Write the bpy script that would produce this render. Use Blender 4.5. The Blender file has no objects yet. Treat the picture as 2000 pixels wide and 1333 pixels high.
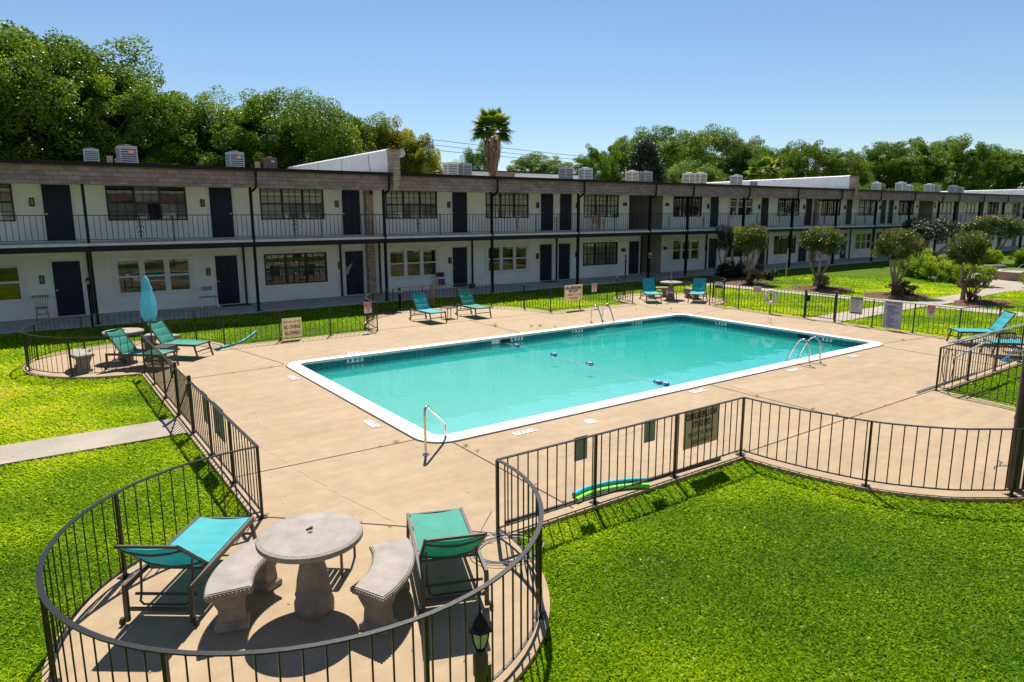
import bpy, math, random
import numpy as np
from mathutils import Vector, Matrix
from mathutils.geometry import delaunay_2d_cdt
random.seed(7); RNG = np.random.default_rng(7)
S = bpy.context.scene
COL = S.collection
R = math.radians
# ---------------------------------------------------------------- camera
cd = bpy.data.cameras.new('camera'); cam = bpy.data.objects.new('camera', cd); COL.objects.link(cam)
S.camera = cam
cd.sensor_width = 36.0; cd.lens = 1327.05 / 2000 * 36; cd.clip_start = 0.05; cd.clip_end = 3000
YAW, PITCH, ROLL = 0.61907, 0.18381, -0.003458
f_ = Vector((math.sin(YAW) * math.cos(PITCH), math.cos(YAW) * math.cos(PITCH), -math.sin(PITCH)))
r_ = Vector((math.cos(YAW), -math.sin(YAW), 0)); u_ = r_.cross(f_)
r2 = math.cos(ROLL) * r_ + math.sin(ROLL) * u_; u2 = -math.sin(ROLL) * r_ + math.cos(ROLL) * u_
cam.matrix_world = Matrix(((r2.x, u2.x, -f_.x, 0), (r2.y, u2.y, -f_.y, 0), (r2.z, u2.z, -f_.z, 3.65), (0, 0, 0, 1)))
# ---------------------------------------------------------------- sky, sun, exposure
SUN_AZ, SUN_EL = R(31), R(56)
w = bpy.data.worlds.new('World'); S.world = w; w.use_nodes = True
nt = w.node_tree; bg = nt.nodes['Background']
sky = nt.nodes.new('ShaderNodeTexSky'); sky.sky_type = 'NISHITA'; sky.sun_disc = False
sky.sun_elevation = SUN_EL; sky.sun_rotation = SUN_AZ
sky.altitude = 900; sky.air_density = 1.15; sky.dust_density = 0.0; sky.ozone_density = 4.5
nt.links.new(sky.outputs[0], bg.inputs[0]); bg.inputs[1].default_value = 0.074
sl = bpy.data.lights.new('sun', 'SUN'); so = bpy.data.objects.new('sun', sl); COL.objects.link(so)
sl.energy = 5.0; sl.angle = R(0.5); sl.color = (1.0, 0.93, 0.80)
so.rotation_euler = Vector((-math.sin(SUN_AZ) * math.cos(SUN_EL), -math.cos(SUN_AZ) * math.cos(SUN_EL), -math.sin(SUN_EL))).to_track_quat('-Z', 'Y').to_euler()
S.view_settings.view_transform = 'Standard'; S.view_settings.look = 'None'
S.view_settings.exposure = 0.6; S.view_settings.gamma = 1.0; S.view_settings.use_curve_mapping = False
S.cycles.use_denoising = True
S.cycles.max_bounces = 8; S.cycles.volume_bounces = 2; S.cycles.transparent_max_bounces = 12; S.cycles.caustics_reflective = False; S.cycles.caustics_refractive = False

# ---------------------------------------------------------------- helpers
def tag(o, label=None, cat=None, group=None, kind=None):
    if label: o['label'] = label
    if cat: o['category'] = cat
    if group: o['group'] = group
    if kind: o['kind'] = kind
    return o
def thing(name, label, cat, loc=(0, 0, 0), rz=0.0, group=None):
    o = bpy.data.objects.new(name, None); COL.objects.link(o); o.empty_display_size = .1
    o.location = loc; o.rotation_euler = (0, 0, rz)
    return tag(o, label, cat, group)
def link(name, mesh, parent=None, loc=(0, 0, 0), rot=(0, 0, 0)):
    o = bpy.data.objects.new(name, mesh); COL.objects.link(o); o.location = loc; o.rotation_euler = rot
    if parent: o.parent = parent
    return o
def copy_tree(o, parent=None):
    c = o.copy(); COL.objects.link(c)
    if parent: c.parent = parent
    for ch in o.children: copy_tree(ch, c)
    return c
def place(proto, loc, rz, label, group=None, scale=None):
    if proto.get('_used'):
        proto = copy_tree(proto)
    proto['_used'] = 1
    proto.location = loc; proto.rotation_euler = (0, 0, rz); proto['label'] = label
    if group: proto['group'] = group
    if scale: proto.scale = scale
    return proto

class MB:
    def __init__(s): s.v = []; s.f = []; s.m = []
    def add(s, vs, fs, m=0):
        b = len(s.v); s.v += [tuple(q) for q in vs]
        for f in fs: s.f.append([i + b for i in f]); s.m.append(m)
    def quad(s, a, b, c, d, m=0): s.add([a, b, c, d], [(0, 1, 2, 3)], m)
    def box(s, x0, x1, y0, y1, z0, z1, m=0):
        s.add([(x0, y0, z0), (x1, y0, z0), (x1, y1, z0), (x0, y1, z0), (x0, y0, z1), (x1, y0, z1), (x1, y1, z1), (x0, y1, z1)],
              [(0, 3, 2, 1), (4, 5, 6, 7), (0, 1, 5, 4), (1, 2, 6, 5), (2, 3, 7, 6), (3, 0, 4, 7)], m)
    def frustum(s, cx, cy, z0, z1, a0, b0, a1, b1, m=0):
        s.add([(cx - a0, cy - b0, z0), (cx + a0, cy - b0, z0), (cx + a0, cy + b0, z0), (cx - a0, cy + b0, z0),
               (cx - a1, cy - b1, z1), (cx + a1, cy - b1, z1), (cx + a1, cy + b1, z1), (cx - a1, cy + b1, z1)],
              [(0, 3, 2, 1), (4, 5, 6, 7), (0, 1, 5, 4), (1, 2, 6, 5), (2, 3, 7, 6), (3, 0, 4, 7)], m)
    def tube(s, pts, r, n=6, m=0, rot=0.0, closed=False):
        P = [Vector(p) for p in pts]; k = len(P); rs = r if isinstance(r, (list, tuple)) else [r] * k
        b = len(s.v); prev = None
        for i in range(k):
            if closed: t = P[(i + 1) % k] - P[i - 1]
            else: t = P[min(i + 1, k - 1)] - P[max(i - 1, 0)]
            t.normalize()
            if prev is None:
                a = Vector((0, 0, 1)) if abs(t.z) < .9 else Vector((1, 0, 0)); u = t.cross(a).normalized()
            else:
                u = (prev - t * prev.dot(t))
                u = u.normalized() if u.length > 1e-6 else t.orthogonal().normalized()
            prev = u; v = t.cross(u)
            for j in range(n):
                an = 2 * math.pi * j / n + rot; s.v.append(tuple(P[i] + rs[i] * (math.cos(an) * u + math.sin(an) * v)))
        for i in range(k if closed else k - 1):
            for j in range(n):
                a = b + i * n + j; c = b + i * n + (j + 1) % n; i2 = (i + 1) % k
                s.f.append([a, c, b + i2 * n + (j + 1) % n, b + i2 * n + j]); s.m.append(m)
        if not closed:
            s.f.append([b + j for j in range(n)][::-1]); s.m.append(m)
            s.f.append([b + (k - 1) * n + j for j in range(n)]); s.m.append(m)
    def bar(s, a, b, w, m=0): s.tube([a, b], w * .7071, 4, m, math.pi / 4)
    def sweep(s, path, wd, z0, z1, m=0):
        n = len(path); b = len(s.v)
        for i in range(n):
            a = Vector(path[max(i - 1, 0)]); c = Vector(path[min(i + 1, n - 1)]); t = (c - a).normalized()
            nx, ny = -t.y * wd / 2, t.x * wd / 2; x, y = path[i][0], path[i][1]
            s.v += [(x + nx, y + ny, z0), (x - nx, y - ny, z0), (x - nx, y - ny, z1), (x + nx, y + ny, z1)]
        for i in range(n - 1):
            for j in range(4):
                s.f.append([b + i * 4 + j, b + i * 4 + (j + 1) % 4, b + (i + 1) * 4 + (j + 1) % 4, b + (i + 1) * 4 + j][::-1]); s.m.append(m)
        s.f.append([b, b + 1, b + 2, b + 3]); s.m.append(m); e = b + (n - 1) * 4; s.f.append([e + 3, e + 2, e + 1, e]); s.m.append(m)
    def lathe(s, prof, n=24, c=(0, 0, 0), m=0, fn=None):
        b = len(s.v)
        for (r, z) in prof:
            for j in range(n):
                a = 2 * math.pi * j / n; rr = r * (fn(a, z) if fn else 1)
                s.v.append((c[0] + rr * math.cos(a), c[1] + rr * math.sin(a), c[2] + z))
        for i in range(len(prof) - 1):
            for j in range(n):
                s.f.append([b + i * n + j, b + i * n + (j + 1) % n, b + (i + 1) * n + (j + 1) % n, b + (i + 1) * n + j]); s.m.append(m)
        s.f.append([b + j for j in range(n)][::-1]); s.m.append(m)
        e = b + (len(prof) - 1) * n; s.f.append([e + j for j in range(n)]); s.m.append(m)
    def prism(s, poly, z0, z1, m=0, top=True):
        n = len(poly); b = len(s.v)
        s.v += [(x, y, z0) for x, y in poly] + [(x, y, z1) for x, y in poly]
        for i in range(n): s.f.append([b + i, b + (i + 1) % n, b + n + (i + 1) % n, b + n + i]); s.m.append(m)
        if top: s.f.append([b + n + i for i in range(n)]); s.m.append(m); s.f.append([b + i for i in range(n)][::-1]); s.m.append(m)
    def mesh(s, name, mats, off=(0, 0, 0), smooth=None):
        me = bpy.data.meshes.new(name)
        vs = s.v if off == (0, 0, 0) else [(x - off[0], y - off[1], z - off[2]) for x, y, z in s.v]
        me.from_pydata(vs, [], s.f); mats = mats if isinstance(mats, (list, tuple)) else [mats]
        for mm in mats: me.materials.append(mm)
        if len(mats) > 1: me.polygons.foreach_set('material_index', s.m)
        if smooth:
            me.polygons.foreach_set('use_smooth', [True] * len(me.polygons)); me.set_sharp_from_angle(angle=R(smooth))
        me.update(); return me
    def build(s, name, mats, parent=None, off=None, smooth=None, bevel=0, loc=(0, 0, 0), rot=(0, 0, 0)):
        if off is None: off = tuple(parent.location) if (parent is not None and parent.get('_world')) else (0, 0, 0)
        o = link(name, s.mesh(name, mats, off, smooth), parent, loc, rot)
        if bevel:
            bm = o.modifiers.new('bevel', 'BEVEL'); bm.width = bevel; bm.segments = 2; bm.limit_method = 'ANGLE'; bm.angle_limit = R(40)
        return o
def wthing(name, label, cat, loc, group=None):   # parts of it are given in world coordinates
    t = thing(name, label, cat, loc, 0, group); t['_world'] = 1; return t

# ---------------------------------------------------------------- materials
def mat(name, col, rough=.6, metal=0.0, var=0.0, vscale=4.0, bump=0.0, bscale=60.0, spec=.5, col2=None, stretch=None):
    m = bpy.data.materials.new(name); m.use_nodes = True; t = m.node_tree; p = t.nodes['Principled BSDF']
    p.inputs['Roughness'].default_value = rough; p.inputs['Metallic'].default_value = metal
    p.inputs['Specular IOR Level'].default_value = spec
    p.inputs['Base Color'].default_value = (*col, 1)
    if var or bump:
        tc = t.nodes.new('ShaderNodeTexCoord'); src = tc.outputs['Object']
        if stretch:
            mp = t.nodes.new('ShaderNodeMapping'); mp.inputs['Scale'].default_value = stretch; t.links.new(src, mp.inputs[0]); src = mp.outputs[0]
    if var:
        n = t.nodes.new('ShaderNodeTexNoise'); n.inputs['Scale'].default_value = vscale; n.inputs['Detail'].default_value = 6; n.inputs['Roughness'].default_value = .65
        t.links.new(src, n.inputs['Vector'])
        r = t.nodes.new('ShaderNodeValToRGB'); c2 = col2 or tuple(c * (1 - var) for c in col)
        r.color_ramp.elements[0].position = .3; r.color_ramp.elements[1].position = .7
        r.color_ramp.elements[0].color = (*c2, 1); r.color_ramp.elements[1].color = (*[min(1, c * (1 + var * .4)) for c in col], 1)
        t.links.new(n.outputs['Fac'], r.inputs[0]); t.links.new(r.outputs[0], p.inputs['Base Color'])
    if bump:
        b = t.nodes.new('ShaderNodeBump'); b.inputs['Strength'].default_value = bump; b.inputs['Distance'].default_value = .01
        n2 = t.nodes.new('ShaderNodeTexNoise'); n2.inputs['Scale'].default_value = bscale; n2.inputs['Detail'].default_value = 4
        t.links.new(src, n2.inputs['Vector']); t.links.new(n2.outputs['Fac'], b.inputs['Height']); t.links.new(b.outputs[0], p.inputs['Normal'])
    return m
def leaf_mat(name, stops, trans=.4, rough=.45, spec=.4):
    m = bpy.data.materials.new(name); m.use_nodes = True; t = m.node_tree; p = t.nodes['Principled BSDF']; out = t.nodes['Material Output']
    a = t.nodes.new('ShaderNodeAttribute'); a.attribute_name = 'tint'
    r = t.nodes.new('ShaderNodeValToRGB'); e = r.color_ramp.elements
    e[0].position = stops[0][0]; e[0].color = (*stops[0][1], 1); e[1].position = stops[-1][0]; e[1].color = (*stops[-1][1], 1)
    for po, c in stops[1:-1]: q = e.new(po); q.color = (*c, 1)
    t.links.new(a.outputs['Fac'], r.inputs[0]); t.links.new(r.outputs[0], p.inputs['Base Color'])
    p.inputs['Roughness'].default_value = rough; p.inputs['Specular IOR Level'].default_value = spec
    tr = t.nodes.new('ShaderNodeBsdfTranslucent'); mx = t.nodes.new('ShaderNodeMixShader'); mx.inputs[0].default_value = trans
    g = t.nodes.new('ShaderNodeMixRGB'); g.blend_type = 'MULTIPLY'; g.inputs[0].default_value = 1; g.inputs[2].default_value = (1.25, 1.15, .55, 1)
    t.links.new(r.outputs[0], g.inputs[1]); t.links.new(g.outputs[0], tr.inputs['Color'])
    t.links.new(p.outputs[0], mx.inputs[1]); t.links.new(tr.outputs[0], mx.inputs[2]); t.links.new(mx.outputs[0], out.inputs[0])
    return m
def brick_mat(name, c1, c2, mortar, sx, sy, bw=.5, rh=.25, msize=.02, bump=.4, axis='XZ', offset=.5):
    m = bpy.data.materials.new(name); m.use_nodes = True; t = m.node_tree; p = t.nodes['Principled BSDF']; p.inputs['Roughness'].default_value = .85
    tc = t.nodes.new('ShaderNodeTexCoord'); sp = t.nodes.new('ShaderNodeSeparateXYZ'); cb = t.nodes.new('ShaderNodeCombineXYZ')
    t.links.new(tc.outputs['Object'], sp.inputs[0]); ad = t.nodes.new('ShaderNodeMath'); t.links.new(sp.outputs['X'], ad.inputs[0]); t.links.new(sp.outputs['Y'], ad.inputs[1])
    if axis == 'XZ': t.links.new(ad.outputs[0], cb.inputs[0]); t.links.new(sp.outputs['Z'], cb.inputs[1])
    else: t.links.new(sp.outputs['X'], cb.inputs[0]); t.links.new(sp.outputs['Y'], cb.inputs[1])
    b = t.nodes.new('ShaderNodeTexBrick'); b.offset = offset; b.inputs['Scale'].default_value = 1; b.inputs['Brick Width'].default_value = bw; b.inputs['Row Height'].default_value = rh
    b.inputs['Mortar Size'].default_value = msize; b.inputs['Color1'].default_value = (*c1, 1); b.inputs['Color2'].default_value = (*c2, 1); b.inputs['Mortar'].default_value = (*mortar, 1)
    b.inputs['Bias'].default_value = 0; b.inputs['Mortar Smooth'].default_value = .1
    t.links.new(cb.outputs[0], b.inputs['Vector'])
    n = t.nodes.new('ShaderNodeTexNoise'); n.inputs['Scale'].default_value = 3; n.inputs['Detail'].default_value = 8; n.inputs['Roughness'].default_value = .75; t.links.new(tc.outputs['Object'], n.inputs['Vector'])
    mr = t.nodes.new('ShaderNodeMapRange'); mr.inputs[1].default_value = .3; mr.inputs[2].default_value = .7; mr.inputs[3].default_value = .7; mr.inputs[4].default_value = 1.2; t.links.new(n.outputs['Fac'], mr.inputs[0])
    mx = t.nodes.new('ShaderNodeMixRGB'); mx.blend_type = 'MULTIPLY'; mx.inputs[0].default_value = 1; t.links.new(b.outputs['Color'], mx.inputs[1]); t.links.new(mr.outputs[0], mx.inputs[2])
    t.links.new(mx.outputs[0], p.inputs['Base Color'])
    bp = t.nodes.new('ShaderNodeBump'); bp.inputs['Strength'].default_value = bump; bp.inputs['Distance'].default_value = .02; bp.invert = True
    t.links.new(b.outputs['Fac'], bp.inputs['Height']); t.links.new(bp.outputs[0], p.inputs['Normal'])
    return m
M = {}
M['black'] = mat('black_paint', (.007, .006, .008), .5, var=.3, vscale=6, spec=.25)
M['iron'] = mat('bronze_iron', (.018, .0145, .013), .32, var=.35, vscale=9, bump=.15, bscale=90)
M['white'] = mat('white_trim', (.78, .78, .76), .45, var=.06)
M['parapet'] = mat('white_parapet', (0.845, 0.845, 0.87), .6, var=.12, vscale=1.5)
M['soffit'] = mat('soffit', (.88, .83, .74), .7)
M['navy'] = mat('navy_door', (.007, .010, .040), .45, var=.2, spec=.28)
M['brass'] = mat('brass', (.75, .5, .18), .25, 1.0)
M['concrete'] = mat('walk_concrete', (0.529, 0.506, 0.494), .85, var=.28, vscale=1.3, bump=.2, bscale=120)
M['path'] = mat('path_concrete', (0.381, 0.326, 0.272), .85, var=.25, vscale=1.1, bump=.25, bscale=150)
M['slab'] = mat('slab_edge', (0.69, 0.667, 0.644), .8, var=.2)
M['breeze'] = mat('breezeway_paint', (0.571, 0.503, 0.422), .7, var=.1)
M['winframe'] = mat('dark_window_frame', (.016, .012, .010), .4)
M['blind'] = mat('cream_blind', (.95, .90, .76), .7, var=.15, vscale=2)
M['screen'] = mat('grey_screen', (0.408, 0.394, 0.367), .8, var=.3, vscale=1.5)
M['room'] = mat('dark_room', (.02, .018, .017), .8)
M['drape'] = mat('brown_drape', (0.116, 0.0816, 0.0571), .8, var=.5, vscale=6, stretch=(6, 1, .3))
M['steel'] = mat('stainless', (.66, .66, .66), .12, 1.0)
M['stone'] = mat('cast_stone', (0.33, 0.28, 0.25), .8, var=.42, vscale=5, bump=.5, bscale=60)
M['stone_top'] = mat('cast_stone_top', (0.32, 0.28, 0.26), .7, var=.30, vscale=5, bump=.3, bscale=90)
M['lounge'] = mat('lounge_frame', (0.0843, 0.068, 0.0626), .42, .0, var=.2)
M['aqua'] = mat('aqua_sling', (0.0544, 0.544, 0.598), .62, var=.10, vscale=5, bump=.12, bscale=300)
M['green'] = mat('faded_green_sling', (0.0544, 0.449, 0.354), .65, var=.16, vscale=4, bump=.12, bscale=300)
M['rubber'] = mat('rubber', (.02, .02, .02), .6)
M['umbrella'] = mat('umbrella_fabric', (0.299, 0.762, 0.92), .75, var=.12, vscale=3)
M['noodle_blue'] = mat('blue_foam', (0.0272, 0.408, 0.517), .7)
M['noodle_green'] = mat('green_foam', (0.231, 0.748, 0.068), .7)
M['paper'] = mat('sign_white', (.70, .67, .67), .5, var=.08)
M['cream'] = mat('sign_cream', (0.898, 0.789, 0.598), .6, var=.15, vscale=6)
M['signgrey'] = mat('sign_back', (.30, .335, .30), .55, var=.12)
M['red'] = mat('sign_red', (0.748, 0.0408, 0.0408), .5)
M['ink'] = mat('sign_ink', (.03, .028, .06), .5)
M['inkblue'] = mat('sign_blue', (.03, .045, .20), .5)
M['lilac'] = mat('sign_lilac', (0.571, 0.558, 0.721), .5, var=.1)
M['orange'] = mat('label_orange', (0.92, 0.245, 0.0816), .5)
M['bark'] = mat('bark', (0.0748, 0.0571, 0.0435), .9, var=.4, vscale=3, bump=.6, bscale=14)
M['crapebark'] = mat('crape_bark', (0.326, 0.252, 0.19), .75, var=.45, vscale=4, stretch=(1, 1, .25), col2=(0.258, 0.184, 0.136))
M['palmbark'] = mat('palm_bark', (0.326, 0.19, 0.122), .9, var=.5, vscale=5)
M['ac_grey'] = mat('ac_grey', (0.326, 0.367, 0.422), .5, .2); M['ac_dark'] = mat('ac_dark', (0.0476, 0.0544, 0.068), .5)
M['ac_beige'] = mat('ac_beige', (0.748, 0.68, 0.585), .6); M['ac_brown'] = mat('ac_brown', (0.136, 0.068, 0.0544), .6)
M['ac_pale'] = mat('ac_pale', (0.571, 0.585, 0.585), .5)
M['lampglass'] = mat('lamp_glass', (.45, .50, .40), .12)
M['wood'] = mat('weathered_wood', (0.367, 0.258, 0.19), .7, var=.3); M['wood2'] = mat('orange_wood', (0.544, 0.231, 0.0816), .6, var=.2)
M['plastic_grey'] = mat('grey_plastic', (0.272, 0.326, 0.381), .5); M['alu'] = mat('aluminium', (0.816, 0.843, 0.87), .35, .7)
M['purple'] = mat('purple_cloth', (0.218, 0.0408, 0.177), .8); M['wine'] = mat('wine_cloth', (0.0952, 0.0204, 0.034), .8)
M['terracotta'] = mat('dark_pot', (0.0408, 0.0408, 0.0476), .6)
M['coping'] = mat('white_coping', (0.762, 0.721, 0.666), .6, var=.08, vscale=2.5, bump=.1, bscale=80)
M['joint'] = mat('dark_joint', (.055, .042, .03), .9); M['patch'] = mat('deck_patch', (0.408, 0.305, 0.197), .85, var=.16, vscale=2.5, bump=.2, bscale=110)
M['crack'] = mat('patched_crack', (0.462, 0.354, 0.245), .8)
M['rope'] = mat('white_rope', (0.49, 0.544, 0.571), .7); M['float_blue'] = mat('float_blue', (0.0272, 0.136, 0.49), .4)
M['tile_white'] = mat('white_tile', (0.92, 0.92, 0.92), .3, var=.1, vscale=12)
M['darkpole'] = mat('shower_post_paint', (.06, .038, .033), .35, var=.25, vscale=5)
M['lamppole'] = mat('pale_lamp_pole', (0.476, 0.517, 0.49), .5)
M['ring'] = mat('life_ring_foam', (0.843, 0.748, 0.68), .7, var=.3, vscale=7)
M['plaque'] = mat('unit_plaque', (.02, .017, .015), .5)
M['earth'] = mat('dirt', (0.136, 0.0748, 0.0476), .95, var=.4, vscale=10)
M['mulch'] = mat('bark_mulch', (0.177, 0.0707, 0.049), .95, var=.75, vscale=22, bump=1.0, bscale=28)
M['brick'] = brick_mat('brown_brick', (0.272, 0.136, 0.0952), (0.49, 0.326, 0.245), (0.517, 0.449, 0.394), 1, 1, .21, .075, .010)
M['brickcap'] = mat('red_cap_tile', (.22, .06, .045), .8, var=.3)
M['fountain'] = brick_mat('fountain_brick', (0.408, 0.231, 0.163), (0.49, 0.299, 0.218), (0.272, 0.204, 0.163), 1, 1, .3, .115, .010)
M['shingle'] = brick_mat('fascia_shingles', (0.275, 0.175, 0.145), (0.40, 0.265, 0.23), (0.136, 0.0884, 0.0748), 1, 1, .38, .15, .008, .5)
M['gravelroof'] = mat('roof_gravel', (0.408, 0.394, 0.367), .9, var=.3, vscale=8)

def wall_paint():
    m = mat('white_siding', (.88, .85, .78), .6, spec=.3); t = m.node_tree; p = t.nodes['Principled BSDF']
    tc = t.nodes.new('ShaderNodeTexCoord'); sp = t.nodes.new('ShaderNodeSeparateXYZ'); t.links.new(tc.outputs['Object'], sp.inputs[0])
    d = t.nodes.new('ShaderNodeMath'); d.operation = 'DIVIDE'; d.inputs[1].default_value = .203; t.links.new(sp.outputs['X'], d.inputs[0])
    fr = t.nodes.new('ShaderNodeMath'); fr.operation = 'FRACT'; t.links.new(d.outputs[0], fr.inputs[0])
    lt = t.nodes.new('ShaderNodeMath'); lt.operation = 'LESS_THAN'; lt.inputs[1].default_value = .05; t.links.new(fr.outputs[0], lt.inputs[0])
    b = t.nodes.new('ShaderNodeBump'); b.inputs['Strength'].default_value = .5; b.inputs['Distance'].default_value = .008; b.invert = True
    t.links.new(lt.outputs[0], b.inputs['Height']); t.links.new(b.outputs[0], p.inputs['Normal'])
    n = t.nodes.new('ShaderNodeTexNoise'); n.inputs['Scale'].default_value = .8; n.inputs['Detail'].default_value = 5; t.links.new(tc.outputs['Object'], n.inputs['Vector'])
    r = t.nodes.new('ShaderNodeValToRGB'); r.color_ramp.elements[0].color = (.85, .82, .77, 1); r.color_ramp.elements[1].color = (.94, .91, .87, 1); r.color_ramp.elements[0].position = .35; r.color_ramp.elements[1].position = .65
    t.links.new(n.outputs['Fac'], r.inputs[0]); t.links.new(r.outputs[0], p.inputs['Base Color'])
    return m
M['wall'] = wall_paint()
def deck_mat():
    m = mat('deck_concrete', (.5, .4, .29), .8); t = m.node_tree; p = t.nodes['Principled BSDF']; tc = t.nodes.new('ShaderNodeTexCoord')
    def noise(sc, det, ro=.6, st=None):
        n = t.nodes.new('ShaderNodeTexNoise'); n.inputs['Scale'].default_value = sc; n.inputs['Detail'].default_value = det; n.inputs['Roughness'].default_value = ro
        if st:
            mp = t.nodes.new('ShaderNodeMapping'); mp.inputs['Scale'].default_value = st; t.links.new(tc.outputs['Object'], mp.inputs[0]); t.links.new(mp.outputs[0], n.inputs['Vector'])
        else: t.links.new(tc.outputs['Object'], n.inputs['Vector'])
        return n
    a = noise(.45, 8, .62); b = noise(3.5, 8, .7); c = noise(1.2, 4, .6, (.35, 3.2, 1))
    r = t.nodes.new('ShaderNodeValToRGB'); e = r.color_ramp.elements; e[0].position = .32; e[0].color = (0.36, 0.254, 0.15, 1); e[1].position = .7; e[1].color = (0.424, 0.31, 0.197, 1)
    t.links.new(a.outputs['Fac'], r.inputs[0])
    last = r.outputs[0]
    for n, lo, hi in ((b, .84, 1.09), (c, .90, 1.06), (noise(90, 2), .84, 1.12)):
        mr = t.nodes.new('ShaderNodeMapRange'); mr.inputs[1].default_value = .3; mr.inputs[2].default_value = .7; mr.inputs[3].default_value = lo; mr.inputs[4].default_value = hi; t.links.new(n.outputs['Fac'], mr.inputs[0])
        x = t.nodes.new('ShaderNodeMixRGB'); x.blend_type = 'MULTIPLY'; x.inputs[0].default_value = 1; t.links.new(last, x.inputs[1]); t.links.new(mr.outputs[0], x.inputs[2]); last = x.outputs[0]
    t.links.new(last, p.inputs['Base Color'])
    bp = t.nodes.new('ShaderNodeBump'); bp.inputs['Strength'].default_value = .2; bp.inputs['Distance'].default_value = .006
    t.links.new(noise(120, 3).outputs['Fac'], bp.inputs['Height']); t.links.new(bp.outputs[0], p.inputs['Normal'])
    return m
M['deck'] = deck_mat()
def lawn_mat():
    m = mat('lawn_turf', (.06, .13, .01), .9, spec=.1); t = m.node_tree; p = t.nodes['Principled BSDF']; tc = t.nodes.new('ShaderNodeTexCoord')
    n1 = t.nodes.new('ShaderNodeTexNoise'); n1.inputs['Scale'].default_value = .5; n1.inputs['Detail'].default_value = 8; n1.inputs['Roughness'].default_value = .7
    n2 = t.nodes.new('ShaderNodeTexNoise'); n2.inputs['Scale'].default_value = 28; n2.inputs['Detail'].default_value = 5; n2.inputs['Roughness'].default_value = .8
    for n in (n1, n2): t.links.new(tc.outputs['Object'], n.inputs['Vector'])
    r1 = t.nodes.new('ShaderNodeValToRGB'); e = r1.color_ramp.elements; e[0].position = .3; e[0].color = (0.06, 0.135, 0.002, 1); e[1].position = .72; e[1].color = (.15, .235, .003, 1)
    r2 = t.nodes.new('ShaderNodeValToRGB'); e = r2.color_ramp.elements; e[0].position = .35; e[0].color = (.4, .42, .4, 1); e[1].position = .65; e[1].color = (1.15, 1.15, 1.15, 1)
    t.links.new(n1.outputs['Fac'], r1.inputs[0]); t.links.new(n2.outputs['Fac'], r2.inputs[0])
    x = t.nodes.new('ShaderNodeMixRGB'); x.blend_type = 'MULTIPLY'; x.inputs[0].default_value = 1; t.links.new(r1.outputs[0], x.inputs[1]); t.links.new(r2.outputs[0], x.inputs[2]); t.links.new(x.outputs[0], p.inputs['Base Color'])
    b = t.nodes.new('ShaderNodeBump'); b.inputs['Strength'].default_value = .8; b.inputs['Distance'].default_value = .04; t.links.new(n2.outputs['Fac'], b.inputs['Height']); t.links.new(b.outputs[0], p.inputs['Normal'])
    return m
M['lawn'] = lawn_mat()
M['litter'] = leaf_mat('dry_leaf', [(0, (.12, .07, .03)), (.5, (.26, .17, .07)), (1, (.42, .33, .14))], .25)
M['grass'] = leaf_mat('grass_blade', [(0, (0.0544, 0.177, 0.00544)), (.45, (0.255, 0.43, 0.006)), (.8, (0.52, 0.655, 0.009)), (1, (0.68, 0.612, 0.0952))], .5, .55, .06)
M['leaf_tree'] = leaf_mat('tree_leaf', [(0, (0.028, 0.078, 0.010)), (.5, (0.105, 0.20, 0.018)), (1, (0.235, 0.33, 0.034))], .5, .4, .25)
M['leaf_olive'] = leaf_mat('olive_leaf', [(0, (0.068, 0.109, 0.0136)), (.5, (0.218, 0.245, 0.0299)), (1, (0.449, 0.394, 0.068))], .5, .4, .25)
M['leaf_dark'] = leaf_mat('dark_leaf', [(0, (0.0136, 0.0299, 0.0136)), (.6, (0.0299, 0.0571, 0.0218)), (1, (0.068, 0.102, 0.0408))], .2)
M['leaf_far'] = leaf_mat('far_leaf', [(0, (0.040, 0.09, 0.025)), (.5, (0.125, 0.195, 0.042)), (1, (0.26, 0.33, 0.085))], .5, .4, .25)
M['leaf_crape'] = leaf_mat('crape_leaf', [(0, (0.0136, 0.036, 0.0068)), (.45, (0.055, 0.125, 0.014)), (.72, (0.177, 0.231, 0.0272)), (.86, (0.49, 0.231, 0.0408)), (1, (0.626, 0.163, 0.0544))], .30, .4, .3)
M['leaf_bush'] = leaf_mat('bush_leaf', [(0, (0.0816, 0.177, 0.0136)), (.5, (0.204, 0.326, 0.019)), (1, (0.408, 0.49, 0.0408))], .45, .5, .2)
M['leaf_red'] = leaf_mat('reddish_shrub_leaf', [(0, (0.068, 0.0544, 0.0272)), (.5, (0.19, 0.122, 0.068)), (1, (0.381, 0.231, 0.15))], .3)
M['frond'] = leaf_mat('palm_frond', [(0, (0.0408, 0.0952, 0.0136)), (.6, (0.15, 0.245, 0.0272)), (1, (0.435, 0.408, 0.0408))], .45)
M['deadfrond'] = leaf_mat('dead_frond', [(0, (0.19, 0.0952, 0.0612)), (.5, (0.408, 0.231, 0.156)), (1, (0.612, 0.381, 0.272))], .3)

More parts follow.
